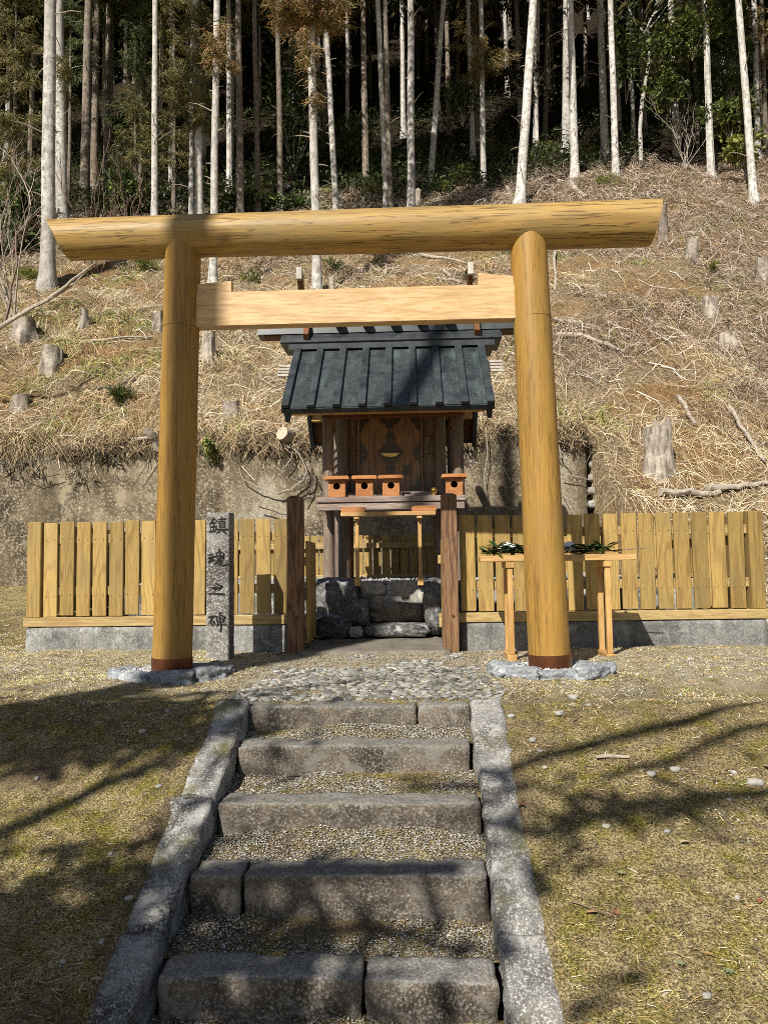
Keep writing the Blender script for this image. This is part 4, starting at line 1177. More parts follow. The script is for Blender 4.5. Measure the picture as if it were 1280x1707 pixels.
for i, (px, py, y, sz, mt, rz, lab) in enumerate(BL):
    p = at_y(px, py, y)
    blk = 0.75 if i in (6, 7) else 0.45
    o = link('boulder', rock_mesh('boulder', sz, 4, 200 + i * 3, 0.22, blk, 0.07), M[mt]); o.location = p; o.rotation_euler = (0, 0, math.radians(rz))
    tag(o, lab, 'boulder', 'boulders and rough steps inside the gate')
names = ['first', 'second', 'third', 'fourth', 'fifth', 'sixth', 'seventh']
for side, xs in (('left', [-1.45, -1.85, -2.25, -2.7, -3.1]), ('right', [0.62, 1.05, 1.5, 1.95, 2.4, 2.8])):
    for i, x in enumerate(xs):
        o = link('boulder', rock_mesh('boulder', (0.25, 0.20, 0.34 + 0.04 * (i % 2)), 3, 260 + i + (20 if side == 'left' else 0), 0.25, 0.6, 0.07), M['palerock' if i % 2 else 'boulder'])
        o.location = (x, 8.05 + 0.05 * (i % 2), 0.27)
        tag(o, 'edging rock of the mound seen between planks, %s from the gate on the %s' % (names[i], side), 'boulder', 'rocks edging the mound behind the fence')

# ================================================================== HILLSIDE COVER
def strands(name, X, Y, L, W, cols, wts, arch, label, cat='grass', patch=None, mat='straw', head=None):
    n = len(X)
    a = RNG.uniform(0, 6.28, n) if head is None else head
    K = 4
    P = np.zeros((n, K, 3))
    curl = RNG.standard_normal(n) * 0.22
    x, y = X.copy(), Y.copy()
    ar = RNG.uniform(0.1, 1, n) * arch
    hprof = [0.1, 0.9, 1.0, 0.25]
    for k_ in range(K):
        P[:, k_, 0] = x; P[:, k_, 1] = y
        P[:, k_, 2] = hill_h(x, y) + 0.01 + ar * L * hprof[k_]
        cutm = P[:, k_, 2] < 0
        P[cutm, k_, 2] = (P[cutm, max(k_ - 1, 0), 2] - 0.3 * L[cutm]) if k_ else 2.9
        x = x + np.cos(a) * L / (K - 1); y = y + np.sin(a) * L / (K - 1); a = a + curl
    Sd = unit(np.stack([-np.sin(a) , np.cos(a) * 0.4, RNG.uniform(0.3, 1.2, n)], 1))
    C_ = pick_cols(n, cols, wts, 0.25)
    if patch is not None:
        C_ = C_ * (1 - patch[:, None]) + C_ * np.array([0.66, 0.56, 0.46]) * patch[:, None]
    o = link(name, ribbons(name, P, W, Sd, C_, 0.4), M[mat])
    return tag(o, label, cat, kind='stuff')
def hill_pts(n, y0, y1, pw=1.7, xl=-26, xr=13):
    Y = y0 + (y1 - y0) * RNG.random(n) ** pw
    X = RNG.uniform(-1, 1, n); X = X * (0.70 * Y + 1.2) - 0.02 * Y
    ok = ~((X < 3.05) & (Y < 12.4)) & (X > xl) & (X < xr + 20)
    return X[ok], Y[ok]
CX, CY = hill_pts(9000, 12.38, 38, 1.35)
kk = CY < 29 + 0.5 * np.clip(CX + 2, 0, 20); CX, CY = CX[kk], CY[kk]
hd0 = RNG.uniform(0, 6.28, len(CX)); sz0 = RNG.uniform(0.12, 0.45, len(CX)); sd0 = RNG.random(len(CX))
rep = RNG.integers(0, len(CX), 140000)
X = CX[rep] + RNG.standard_normal(len(rep)) * sz0[rep] * 0.55; Y = CY[rep] + RNG.standard_normal(len(rep)) * sz0[rep] * 0.45
bn = fbm(X * 0.5, Y * 0.5, 66) + 0.02 * np.clip(X, -3, 4) + 0.012 * np.clip(Y - 17, 0, 6); bare = bn > 0.06; k = (~bare | (RNG.random(len(X)) < 0.2)) & ~((X < 3.05) & (Y < 12.4))
X, Y, rep = X[k], Y[k], rep[k]
head = np.where(sd0[rep] < 0.55, hd0[rep] + RNG.standard_normal(len(X)) * 0.5, np.arctan2(Y - CY[rep], X - CX[rep]) + RNG.standard_normal(len(X)) * 0.4)
strands('dry_hill_grass', X, Y, 0.07 + 0.55 * RNG.random(len(X)) ** 2, RNG.uniform(0.003, 0.0105, len(X)) * (0.45 + Y / 24), [(0.66, 0.54, 0.35), (0.54, 0.42, 0.25), (0.74, 0.66, 0.50), (0.32, 0.23, 0.13), (0.15, 0.10, 0.06)], [4.5, 4, 3.0, 2.6, 2.4], 0.40, 'dry bleached grass lying in matted tufts over the hillside', patch=np.clip(4.5 * (fbm(X * 0.8, Y * 0.8, 67) + 0.018 * np.clip(X - 1, -4, 4) + 0.02 * np.clip(Y - 17, -2, 8) + 0.25 * (sd0[rep] - 0.5)), 0, 0.9), head=head)
X, Y = hill_pts(22000, 8.8, 12.5, 1.0, 3.05); k = X > 3.0; X, Y = X[k], Y[k]
strands('dry_hill_grass', X, Y, RNG.uniform(0.12, 0.5, len(X)), RNG.uniform(0.005, 0.010, len(X)), [(0.66, 0.54, 0.35), (0.54, 0.42, 0.25), (0.72, 0.64, 0.48), (0.34, 0.23, 0.12), (0.18, 0.12, 0.07)], [4.5, 3.5, 3.5, 2.2, 2], 0.35, 'dry grass and cut stalks on the bank behind the right fence')
# darker cut brush gathered in clumps, mostly high on the slope and to the right
X, Y = hill_pts(130000, 12.6, 38, 1.0)
kk = Y < 31 + 0.5 * np.clip(X + 2, 0, 20); X, Y = X[kk], Y[kk]
dens = fbm(X * 0.55, Y * 0.75, 77) + 0.018 * (Y - 22) + 0.03 * np.clip(X, -3, 4)
k = dens > 0.03; X, Y = X[k][:42000], Y[k][:42000]
strands('cut_brush', X, Y, RNG.uniform(0.2, 0.9, len(X)), RNG.uniform(0.007, 0.016, len(X)) * (0.4 + Y / 24), [(0.21, 0.145, 0.10), (0.32, 0.24, 0.17), (0.45, 0.37, 0.29), (0.06, 0.04, 0.028), (0.55, 0.49, 0.42)], [3, 3, 2, 2, 1], 0.45, 'brown heaps of cut brush and twigs on the slope', 'brush')
# pale sticks
X, Y = hill_pts(1500, 12.6, 30, 1.2)
strands('scattered_sticks', X, Y, RNG.uniform(0.25, 1.0, len(X)), RNG.uniform(0.012, 0.024, len(X)) * (0.5 + Y / 26), [(0.62, 0.56, 0.48), (0.48, 0.42, 0.35), (0.34, 0.28, 0.22)], [3, 3, 2], 0.16, 'pale fallen sticks scattered over the hillside', 'sticks')
# green blades
X, Y = hill_pts(60000, 12.4, 32, 1.1)
k = fbm(X * 0.9, Y * 0.9, 99) + np.where(X < 1.5, 0.0, -0.08) > 0.13; X, Y = X[k][:7000], Y[k][:7000]
strands('green_blades', X, Y, RNG.uniform(0.12, 0.4, len(X)), RNG.uniform(0.010, 0.022, len(X)) * (0.5 + Y / 26), [(0.20, 0.22, 0.06), (0.13, 0.16, 0.04), (0.32, 0.30, 0.09)], [3, 3, 2], 0.6, 'sparse green blades among the dry hillside grass')
# overhang of grass, roots and stems along the top of the wall
n = 5200
X = RNG.uniform(-9.5, 2.9, n); X = X[(vnoise(X * 1.7, X * 0, 44) > 0.25) | (RNG.random(n) < 0.35)]; n = len(X)
L = RNG.uniform(0.06, 0.36, n) * (0.5 + vnoise(X * 1.1, X * 0 + 3, 45))
P = np.zeros((n, 4, 3)); dx = RNG.uniform(-1.6, 1.6, n); out = RNG.uniform(0.02, 0.24, n)
zt = 2.86 + 0.1 * fbm(X * 0.9, 1.0, 51) + RNG.uniform(-0.10, 0.16, n)
dzr = RNG.uniform(0.1, 1.0, n)
for k_, (o_, dz_) in enumerate(((0, 0), (0.7, 0.25), (1.0, -0.2), (0.95, -0.9))):
    P[:, k_] = np.stack([X + dx * L * k_ / 3, 12.32 - out * o_ - 0.05 * k_, zt + (dz_ if dz_ > 0 else dz_ * dzr) * L], 1)
o = link('overhanging_grass', ribbons('overhanging_grass', P, RNG.uniform(0.006, 0.016, n), unit(np.stack([np.ones(n), RNG.uniform(-.5, .5, n), RNG.uniform(-.5, .5, n)], 1)),
     pick_cols(n, [(0.50, 0.38, 0.22), (0.30, 0.21, 0.12), (0.10, 0.07, 0.045), (0.05, 0.04, 0.03), (0.14, 0.15, 0.05)], [4, 3, 3, 2, 1], 0.2), 0.3), M['straw'])
tag(o, 'dry grass and dark roots hanging over the top of the retaining wall', 'grass', kind='stuff')

n = 1900
X = RNG.uniform(-9.5, 2.9, n); X = X[vnoise(X * 1.3, X * 0 + 7, 46) > 0.42]; n = len(X)
zt = 2.80 + 0.1 * fbm(X * 0.9, 1.0, 51) - RNG.random(n) ** 1.4 * 0.17 * vnoise(X * 1.3, X * 0 + 7, 46)
P0 = np.stack([X, 12.13 - RNG.uniform(0.0, 0.10, n), zt], 1)
d = unit(np.stack([RNG.standard_normal(n), RNG.standard_normal(n) * 0.25, RNG.standard_normal(n) * 0.8 - 0.4], 1)); L = RNG.uniform(0.05, 0.22, n)
o = link('exposed_roots', ribbons('exposed_roots', np.stack([P0, P0 + d * L[:, None] * 0.5, P0 + d * L[:, None] + np.array([0, 0, -0.02])], 1), RNG.uniform(0.012, 0.035, n), unit(np.cross(d, np.array([0.0, 1.0, 0.0]))), pick_cols(n, [(0.05, 0.036, 0.025), (0.10, 0.072, 0.047), (0.18, 0.13, 0.085), (0.34, 0.26, 0.17)], [3, 4, 3, 2], 0.2), 0.4), M['straw'])
tag(o, 'dark exposed roots and soil under the turf along the wall top', 'roots', kind='stuff')

# bamboo-grass and fern sprigs on the wall top
def leafy(name, centre, rad, n, L, W, cols, wts, label, cat, group=None, up=0.5, mat='leafv', stem=None, droop=0.25, seedshell=False):
    """a thing made of many separate leaves spread through an uneven volume"""
    c = np.array(centre, float); rad = np.array(rad, float)
    ncl = max(4, n // 45)
    cc = unit(RNG.standard_normal((ncl, 3))) * RNG.random((ncl, 1)) ** 0.5 * 0.85
    cs = RNG.uniform(0.18, 0.42, ncl)
    pick = RNG.integers(0, ncl, n)
    q = cc[pick] + RNG.standard_normal((n, 3)) * cs[pick][:, None] * 0.6
    P0 = c + q * rad
    d = unit(q * 0.7 + RNG.standard_normal((n, 3)) * 0.6 + np.array([0, -0.25, up]))
    Ls = RNG.uniform(0.6, 1.25, n) * L
    P1 = P0 + d * Ls[:, None] * 0.5
    d2 = unit(d + np.array([0, 0, -droop * 2])); P2 = P1 + d2 * Ls[:, None] * 0.5
    Sd = unit(np.cross(d, unit(RNG.standard_normal((n, 3)) + np.array([0, -0.6, 0.8]))))
    P = np.stack([P0, P0 * 0.6 + P1 * 0.4 , P1 * 0.5 + P2 * 0.5, P2], 1)
    Wd = RNG.uniform(0.7, 1.2, n) * W
    N_, K = n, 4
    prof = np.array([0.25, 1.0, 0.8, 0.08])[None, :, None] * Wd[:, None, None] * 0.5
    off = Sd[:, None, :] * prof
    V = np.stack([P - off, P + off], 2).reshape(-1, 3)
    b_ = (np.arange(N_) * K * 2)[:, None] + (np.arange(K - 1) * 2)[None, :]
    F = np.stack([b_, b_ + 1, b_ + 3, b_ + 2], 2).reshape(-1, 4)
    shade = pick_cols(n, cols, wts, 0.2)
    base = (float(c[0]), float(c[1]), float(c[2] - rad[2]))
    e = empty(name, base); tag(e, label, cat, group)
    me = fast_mesh('foliage', V - np.array(base), F, np.repeat(shade, K * 2, 0))
    link('foliage', me, M[mat], e)
    if stem:
        mb = MB()
        for i in range(stem):
            t = cc[i % ncl] * rad + np.array([0, 0, rad[2]])
            mb.tube([(0, 0, -0.3), tuple(t * 0.5 + RNG.uniform(-.1, .1, 3) * rad), tuple(t)], [0.02, 0.014, 0.006], 5)
        mb.build('stems', M['twig'], e)
    return e
GREEN = [(0.055, 0.085, 0.025), (0.10, 0.13, 0.035), (0.035, 0.055, 0.02), (0.17, 0.19, 0.05)]
YEL = [(0.25, 0.26, 0.06), (0.17, 0.20, 0.045), (0.34, 0.33, 0.10), (0.09, 0.12, 0.03)]
DARK = [(0.02, 0.022, 0.014), (0.04, 0.04, 0.02), (0.09, 0.085, 0.04)]
for (px, py, r, n, lab) in ((22, 768, 0.24, 34, 'dark drooping bamboo leaves at the far left of the wall top'), (62, 772, 0.2, 22, 'dark bamboo sprig hanging on the wall near the left frame edge'), (130, 790, 0.16, 18, 'small dark bamboo sprig hanging midway down the wall'), (172, 760, 0.2, 22, 'dark bamboo leaves hanging left of the left torii pillar')):
    p = at_y(px, py, 12.0); leafy('bamboo_sprig', p, (r, 0.1, r * 0.8), n, 0.13, 0.024, DARK, [3, 3, 1], lab, 'bamboo sprig', 'bamboo sprigs on the wall', -0.7)
p = at_y(347, 748, 11.98); leafy('fern_tuft', p, (0.20, 0.12, 0.26), 220, 0.09, 0.035, YEL, [3, 3, 2, 3], 'yellow-green fern tuft on the wall just right of the left pillar', 'fern', None, -0.4)

# roots, log end and vines on the wall
def stick_thing(name, pts, rad, mat, label, cat, group=None, n=8, taper=0.45, loc=None):
    pts = [Vector(p) for p in pts]
    e0 = pts[0].copy()
    # resample with a little wander
    out_ = []
    for a, b_ in zip(pts[:-1], pts[1:]):
        for q in range(4):
            out_.append(a.lerp(b_, q / 4) + Vector((random.uniform(-1, 1), random.uniform(-1, 1), random.uniform(-1, 1))) * rad * 0.5)
    out_.append(pts[-1])
    rr2 = [rad * (1 - (1 - taper) * i / (len(out_) - 1)) for i in range(len(out_))]
    o = MB().tube([p - e0 for p in out_], rr2, n, wob=0.12, seed=rad * 70).build(name, M[mat], None, True)
    o.location = e0
    return tag(o, label, cat, group)
A = lambda px, py, y=12.02: at_y(px, py, y)
stick_thing('log_end', [A(500, 730, 12.5), A(470, 722, 11.95)], 0.12, 'stumptop', 'pale sawn log end poking over the wall left of the shrine roof', 'log', taper=0.95, n=12)
stick_thing('root', [A(245, 722, 12.3), A(252, 728, 12.0), A(268, 752, 11.95)], 0.085, 'barkdark', 'thick brown root sticking out of the wall top beside the left pillar', 'root', taper=0.6)
stick_thing('root', [A(225, 735, 12.1), A(250, 728, 12.02)], 0.04, 'twig', 'short pale root lying beside the thick brown root', 'root')
for i, (pp_, r, mt, lab) in enumerate([
    ([(473, 735), (480, 745), (495, 752), (503, 765), (512, 785), (505, 802), (485, 815), (462, 822), (430, 812), (405, 798), (398, 780)], 0.016, 'twig', 'long pale vine looping across the wall left of the shrine'),
    ([(520, 780), (521, 800), (515, 820), (505, 838)], 0.014, 'root', 'dark vine hanging beside the left shrine post'),
    ([(520, 782), (530, 805), (540, 828)], 0.012, 'root', 'dark thin root slanting behind the left lantern box'),
    ([(518, 808), (490, 818), (462, 824)], 0.010, 'root', 'dark root trailing left from the hanging vine'),
    ([(488, 752), (486, 765), (472, 782)], 0.013, 'twig', 'short pale broken twig below the log end'),
    ([(432, 845), (450, 850), (470, 857), (482, 858)], 0.012, 'root', 'dark twig tip just left of the left gate post top'),
    ([(810, 712), (812, 760), (806, 800), (812, 830)], 0.010, 'twig', 'thin pale root hanging down the wall right of the shrine'),
    ([(845, 735), (835, 775), (850, 800)], 0.009, 'twig', 'pale rootlet hanging beside the right torii pillar'),
    ([(930, 740), (935, 760), (958, 785)], 0.014, 'twig', 'pale stem bending down the right end of the wall'),
    ([(935, 790), (965, 795), (982, 800)], 0.009, 'twig', 'thin pale twig lying across the right end of the wall'),
    ([(935, 815), (950, 845)], 0.008, 'twig', 'thin pale twig standing just above the right fence'),
    ([(100, 790), (60, 800), (20, 782)], 0.008, 'root', 'dark thin runner trailing across the far left wall'),
    ([(262, 752), (245, 775), (228, 800)], 0.009, 'root', 'dark rootlet trailing down left of the left pillar')]):
    stick_thing('hanging_root', [A(a, b_) for a, b_ in pp_], r, mt, lab, 'root', 'roots and vines on the wall', 6, 0.5)

# stumps
def stump(px, py, h, r, label, lean=(0, 0), mat='stump', low=False, y=None):
    p = hill_pt(px, py)
    e = empty('tree_stump', p); tag(e, label, 'stump', 'cut stumps on the hillside')
    n_, rings = 28, 8
    sd_ = random.uniform(0, 50)
    vs = []; fs = []
    for i in range(rings):
        t = i / (rings - 1)
        z = -0.35 + (h + 0.35) * t
        for k_ in range(n_):
            a = 2 * math.pi * k_ / n_
            fl = 1 + 0.32 * max(0, 1 - (max(z, 0.0) + 0.05) / (0.5 * h + 0.05)) ** 1.5 * (1 + 0.8 * math.sin(a * 4 + sd_))
            rr3 = r * fl * (1 + 0.16 * mnoise.noise(Vector((math.cos(a) * 1.6 + sd_, math.sin(a) * 1.6, z * 1.5))) + 0.10 * mnoise.noise(Vector((math.cos(a) * 5 + sd_, math.sin(a) * 5, z))))
            zz = z + ((0.22 * h * mnoise.noise(Vector((math.cos(a) * 1.3 + sd_, math.sin(a) * 1.3, 9))) + 0.12 * h * mnoise.noise(Vector((math.cos(a) * 5 + sd_, math.sin(a) * 5, 4)))) if i == rings - 1 else 0)
            vs.append((rr3 * math.cos(a) + lean[0] * t * h, rr3 * math.sin(a) + lean[1] * t * h, zz))
    for i in range(rings - 1):
        for k_ in range(n_):
            k2 = (k_ + 1) % n_; fs.append([i * n_ + k_, i * n_ + k2, (i + 1) * n_ + k2, (i + 1) * n_ + k_])
    MB().add(vs, fs).build('bark', M[mat], e, True)
    top = vs[-n_:]
    cx = sum(v[0] for v in top) / n_; cy = sum(v[1] for v in top) / n_; cz = sum(v[2] for v in top) / n_
    MB().add([(cx, cy, cz)] + [(v[0], v[1], v[2] - 0.004) for v in top], [[0, 1 + k_, 1 + (k_ + 1) % n_] for k_ in range(n_)]).build('cut_top', M['stumptop'], e)
for a in [(140, 545, 0.40, 0.10, 'short thin pale stump left of the left pillar, upright and lone'),
          (264, 552, 0.45, 0.12, 'split grey stump touching the left edge of the left pillar'),
          (88, 612, 0.42, 0.21, 'broad grey weathered stump halfway up the left hillside'),
          (42, 560, 0.40, 0.24, 'wide dark-grey stump near the left edge under the bare branch'),
          (348, 600, 0.62, 0.14, 'grey stump just right of the left pillar, under the tie beam'),
          (1182, 535, 0.50, 0.17, 'pale cylindrical stump on the right hillside below the beam end', (0.1, 0)),
          (1150, 435, 0.65, 0.16, 'tall ragged pale stump just under the right beam end', (0.15, 0)),
          (1098, 792, 0.78, 0.19, 'tall reddish-grey stump above the right fence, largest of all'),
          (1272, 470, 0.60, 0.18, 'grey stump cut by the right picture edge'),
          (1105, 398, 1.1, 0.15, 'tall dark broken snag beside the right end of the crossbeam', (0, 0), 'barkdark'),
          (1212, 575, 0.25, 0.18, 'low root-tangled stump below the pale cylindrical stump'),
          (35, 680, 0.22, 0.16, 'low bleached stump at the far left above the wall'),
          (385, 690, 0.2, 0.15, 'low bleached stump in grass between left pillar and shrine roof'),
          (553, 492, 0.5, 0.07, 'thin leaning cut stem just above the tie beam'),
          (697, 342, 0.6, 0.12, 'small pale stump on the crest just above the crossbeam centre'),
          (1020, 420, 0.5, 0.2, 'low grey stump in brush right of the right pillar top')]:
    stump(*a)

# fallen logs and big branches: end points on the slope
def fallen(p0, p1, r, label, mat='twig', lift=0.08, mid=None):
    a = hill_pt(*p0, lift); b_ = hill_pt(*p1, lift)
    m_ = hill_pt(*mid, lift + 0.1) if mid else (a + b_) / 2
    if not mid: m_.z = max(m_.z, float(hill_h(m_.x, m_.y)) + lift)
    stick_thing('fallen_branch', [a, m_, b_], r, mat, label, 'branch', 'fallen logs and branches', 8, 0.6)
for a in [((925, 308), (978, 332), 0.13, 'thick pale fallen log on the crest above the right pillar', 'stump'),
          ((1120, 268), (1180, 300), 0.11, 'pale fallen log high on the right slope among brush', 'stump'),
          ((1195, 345), (1262, 368), 0.12, 'grey fallen log at right just below the forest edge', 'stump'),
          ((1040, 258), (1100, 262), 0.08, 'thin horizontal fallen pole under the forest edge', 'stump'),
          ((700, 430), (778, 443), 0.05, 'long pale branch lying between beam and tie beam', 'twig'),
          ((728, 470), (785, 482), 0.045, 'pale branch resting just above the right wedge', 'twig'),
          ((740, 455), (765, 478), 0.045, 'short pale branch crossing others above the tie beam', 'twig'),
          ((925, 425), (925, 490), 0.05, 'pale stick hugging the right side of the right pillar', 'twig'),
          ((925, 540), (1050, 570), 0.05, 'pale branch sloping away right of the right pillar', 'twig'),
          ((925, 565), (1040, 595), 0.055, 'long bleached branch below the sloping one right of the pillar', 'twig'),
          ((1130, 670), (1158, 715), 0.045, 'curved pale branch above the tallest stump', 'twig'),
          ((1215, 690), (1275, 780), 0.04, 'thin stick on bare soil at the far right', 'twig'),
          ((1180, 825), (1280, 815), 0.05, 'pale branch lying right above the right fence end', 'twig'),
          ((1100, 835), (1200, 830), 0.06, 'grey driftwood-like branch just above the right fence', 'twig'),
          ((150, 575), (255, 568), 0.035, 'long thin pale stick across the left slope', 'twig'),
          ((420, 465), (450, 452), 0.09, 'short brown log below the crossbeam at left centre', 'barkdark'),
          ((570, 340), (602, 298), 0.10, 'leaning broken stem in shadow above the crossbeam', 'barkdark'),
          ((850, 330), (838, 302), 0.09, 'broken pale stem standing on the crest left of a trunk', 'stump')]:
    fallen(*a)

# rubble masonry beside the end of the wall
for i in range(7):
    p = at_y(990 + (i % 2) * 14, 775 + i * 11, 12.4 - 0.04 * i)
    o = link('rubble_stone', rock_mesh('rubble_stone', (0.13, 0.12, 0.075), 3, 300 + i, 0.2, 0.5, 0.05), M['palerock']); o.location = p
    tag(o, 'mossy rubble stone at the right end of the wall, %s from the top' % ['topmost', 'second', 'third', 'fourth', 'fifth', 'sixth', 'lowest'][i] if i not in (0, 6) else ('topmost mossy rubble stone beside the right end of the wall' if i == 0 else 'lowest mossy rubble stone beside the right end of the wall'), 'stone', 'rubble stones by the wall end')

# ================================================================== FOREST
def crown_mesh(name, seed, n=6500, h=15.0, r=3.3):
    rg = np.random.default_rng(seed)
    t = rg.random(n) ** 0.8
    a = rg.uniform(0, 6.28, n)
    rad = r * (1 - t) ** 0.7 * np.sqrt(rg.random(n)) * (0.75 + 0.35 * np.sin(a * 3 + t * 20))
    P0 = np.stack([rad * np.cos(a), rad * np.sin(a), t * h], 1)
    d = unit(np.stack([np.cos(a), np.sin(a), rg.uniform(-0.8, 0.3, n)], 1))
    L = rg.uniform(0.3, 0.6, n)
    P1 = P0 + d * L[:, None] * 0.5; P2 = P1 + unit(d + np.array([0, 0, -0.5])) * L[:, None] * 0.5
    Sd = unit(np.cross(d, unit(rg.standard_normal((n, 3)))))
    W = rg.uniform(0.10, 0.22, n)
    c = np.array([(0.05, 0.075, 0.022), (0.08, 0.10, 0.03), (0.12, 0.10, 0.04)])[rg.integers(0, 3, n)] * rg.uniform(0.7, 1.2, (n, 1))
    me = ribbons(name, np.stack([P0, P1, P2], 1), W, Sd, c, 0.3)
    me.materials.append(M['leafv'])
    return me
CROWNS = [crown_mesh('crown', s) for s in (1, 2, 3)]
def trunk_tree(base, top_dir, width, label, group, mat='bark', height=22.0, crown_z=9.0, name='cedar_tree', sides=12, crown=True, flare=1.5, cw=1.0):
    """top_dir: sideways lean per metre of height"""
    base = Vector(base)
    crown_z = max(5.0 if base.y < 48 else 1.6, at_y(640, 0, base.y).z - base.z + crown_z)
    height = max(height, crown_z + 11)
    e = empty(name, base); tag(e, label, 'tree', group)
    pts = []; rr4 = []
    r0 = width / 2
    sd_ = random.uniform(0, 99)
    nseg = 14
    zs = [-0.8, 0.0, 0.35, 0.9] + list(np.linspace(2.0, height, nseg))
    for z in zs:
        w = 0.03 * mnoise.noise(Vector((sd_, z * 0.35, 0))) * (1 if z > 1 else 0)
        pts.append((top_dir[0] * z + w, top_dir[1] * z, z))
        fl = flare if z <= 0 else (1 + (flare - 1) * 0.35 if z < 0.5 else 1.03 if z < 1 else 1)
        rr4.append(r0 * fl * (1 - 0.60 * max(z, 0) / height))
    MB().tube(pts, rr4, sides, cap=False, wob=0.06, seed=sd_).build('trunk', M[mat], e, True)
    if crown:
        o = bpy.data.objects.new('crown', random.choice(CROWNS)); COL.objects.link(o); o.parent = e
        s_ = (height + 3 - crown_z) / 15.0
        o.location = (top_dir[0] * crown_z, top_dir[1] * crown_z, crown_z); o.scale = (cw, cw, s_); o.rotation_euler = (0, 0, random.uniform(0, 6.28))
    return e
def front_tree(pxb, pyb, pxt, w, label, mat='bark', crown_z=9.5, **kw):
    b_ = hill_pt(pxb, pyb)
    t = at_y(pxt, 0, b_.y)
    lean = ((t.x - b_.x) / max(t.z - b_.z, 1), 0)
    wid = w / 1233.0 * b_.y
    return trunk_tree(b_, lean, wid, label, 'cedars along the forest edge', mat, crown_z=crown_z, **kw), b_
TREES = [
 (80, 478, 84, 25, 'thick pale cedar trunk rooted on the lit slope at far left', 'bark'),
 (104, 380, 98, 21, 'greyer cedar trunk just right of the thick far-left trunk', 'bark'),
 (141, 345, 148, 17, 'dark brown cedar trunk, left one of a shaded pair', 'barkdark'),
 (157, 325, 163, 14, 'dark mottled cedar trunk, right one of a shaded pair', 'barkdark'),
 (258, 372, 259, 12, 'speckled grey cedar trunk above the left part of the crossbeam', 'bark'),
 (319, 372, 322, 9, 'thin grey cedar behind brown foliage, left of three close trunks', 'bark'),
 (333, 372, 327, 14, 'cedar with brown foliage, middle of three close trunks', 'bark'),
 (355, 478, 362, 14, 'white cedar trunk standing on the slope beside the left pillar', 'bark'),
 (401, 372, 397, 14, 'blue-grey shaded cedar trunk right of the white ones', 'barkdark'),
 (431, 365, 424, 10, 'slender brown-grey cedar trunk right of the blue-grey one', 'barkdark'),
 (468, 362, 463, 11, 'straight grey cedar trunk left of the browning sprays', 'barkdark'),
 (529, 495, 518, 16, 'bright white mottled cedar trunk reaching down to the tie beam', 'bark'),
 (561, 360, 541, 11, 'white cedar leaning left, right of the bright mottled trunk', 'bark'),
 (645, 356, 630, 11, 'left of the two close cedars above the shrine roof', 'bark'),
 (651, 356, 641, 10, 'right of the two close cedars above the shrine roof', 'barkdark'),
 (685, 360, 684, 14, 'straight bright white cedar above the crossbeam centre', 'bark'),
 (717, 306, 739, 11, 'pinkish cedar leaning right above the crossbeam centre', 'bark'),
 (748, 225, 744, 9, 'dim cedar trunk just behind the pinkish leaning one', 'barkdark'),
 (806, 308, 801, 10, 'slim white cedar with browning side sprays', 'bark'),
 (794, 262, 790, 12, 'shaded brown cedar close behind the slim white one', 'barkdark'),
 (866, 345, 889, 17, 'stout white cedar leaning right above the right pillar', 'bark'),
 (892, 252, 896, 10, 'dappled cedar just behind the stout leaning trunk', 'bark'),
 (908, 240, 913, 9, 'dark slim cedar deep behind the right pillar', 'barkdark'),
 (944, 252, 944, 16, 'thick dappled cedar, left of a touching pair', 'bark'),
 (958, 297, 950, 14, 'white cedar, right of a touching pair', 'bark'),
 (1008, 265, 1000, 14, 'dappled grey cedar left of the pale pinkish trunk', 'bark'),
 (1026, 297, 1017, 12, 'pale pinkish cedar left of the crooked white tree', 'bark'),
 (1128, 262, 1117, 12, 'leaf-dappled cedar right of the crooked white tree', 'bark'),
 (1256, 338, 1230, 13, 'bright white cedar leaning left near the right edge', 'bark'),
 (1263, 268, 1256, 10, 'brown cedar close behind the bright leaning one at right', 'bark'),
 (1277, 260, 1268, 8, 'slim shaded cedar cut by the right picture edge', 'barkdark'),
]
fronts = {}
def p_right(px, mt): return px > 600 or mt == 'bark'
for i, (a, b_, c, w, lab, mt) in enumerate(TREES):
    e, p = front_tree(a, b_, c, w, lab, mt, crown_z=4.5 if p_right(a, mt) else 2.5, cw=0.5)
    fronts[i] = (e, p)
    mbs = MB(); rs = random.Random(i); t_ = at_y(c, 0, p.y); lx = (t_.x - p.x) / max(t_.z - p.z, 1); wr = w / 1233.0 * p.y / 2
    for q in range(rs.randint(7, 14)):
        z_s = rs.uniform(1.2, 9.0); an = rs.uniform(0, 6.28); ll = rs.uniform(0.08, 0.3) if rs.random() < 0.75 else rs.uniform(0.4, 0.9)
        d_s = Vector((math.cos(an), math.sin(an), rs.uniform(-0.1, 0.5))); b_s = Vector((lx * z_s, 0, z_s)) + Vector((math.cos(an), math.sin(an), 0)) * wr * 0.7
        mbs.tube([b_s, b_s + d_s * ll * 0.6, b_s + d_s * ll + Vector((0, 0, -0.12 * ll))], [0.022, 0.015, 0.006], 5)
    mbs.build('dead_branches', M['barkdark' if mt == 'barkdark' else 'twig'], e)['kind'] = 'stuff'

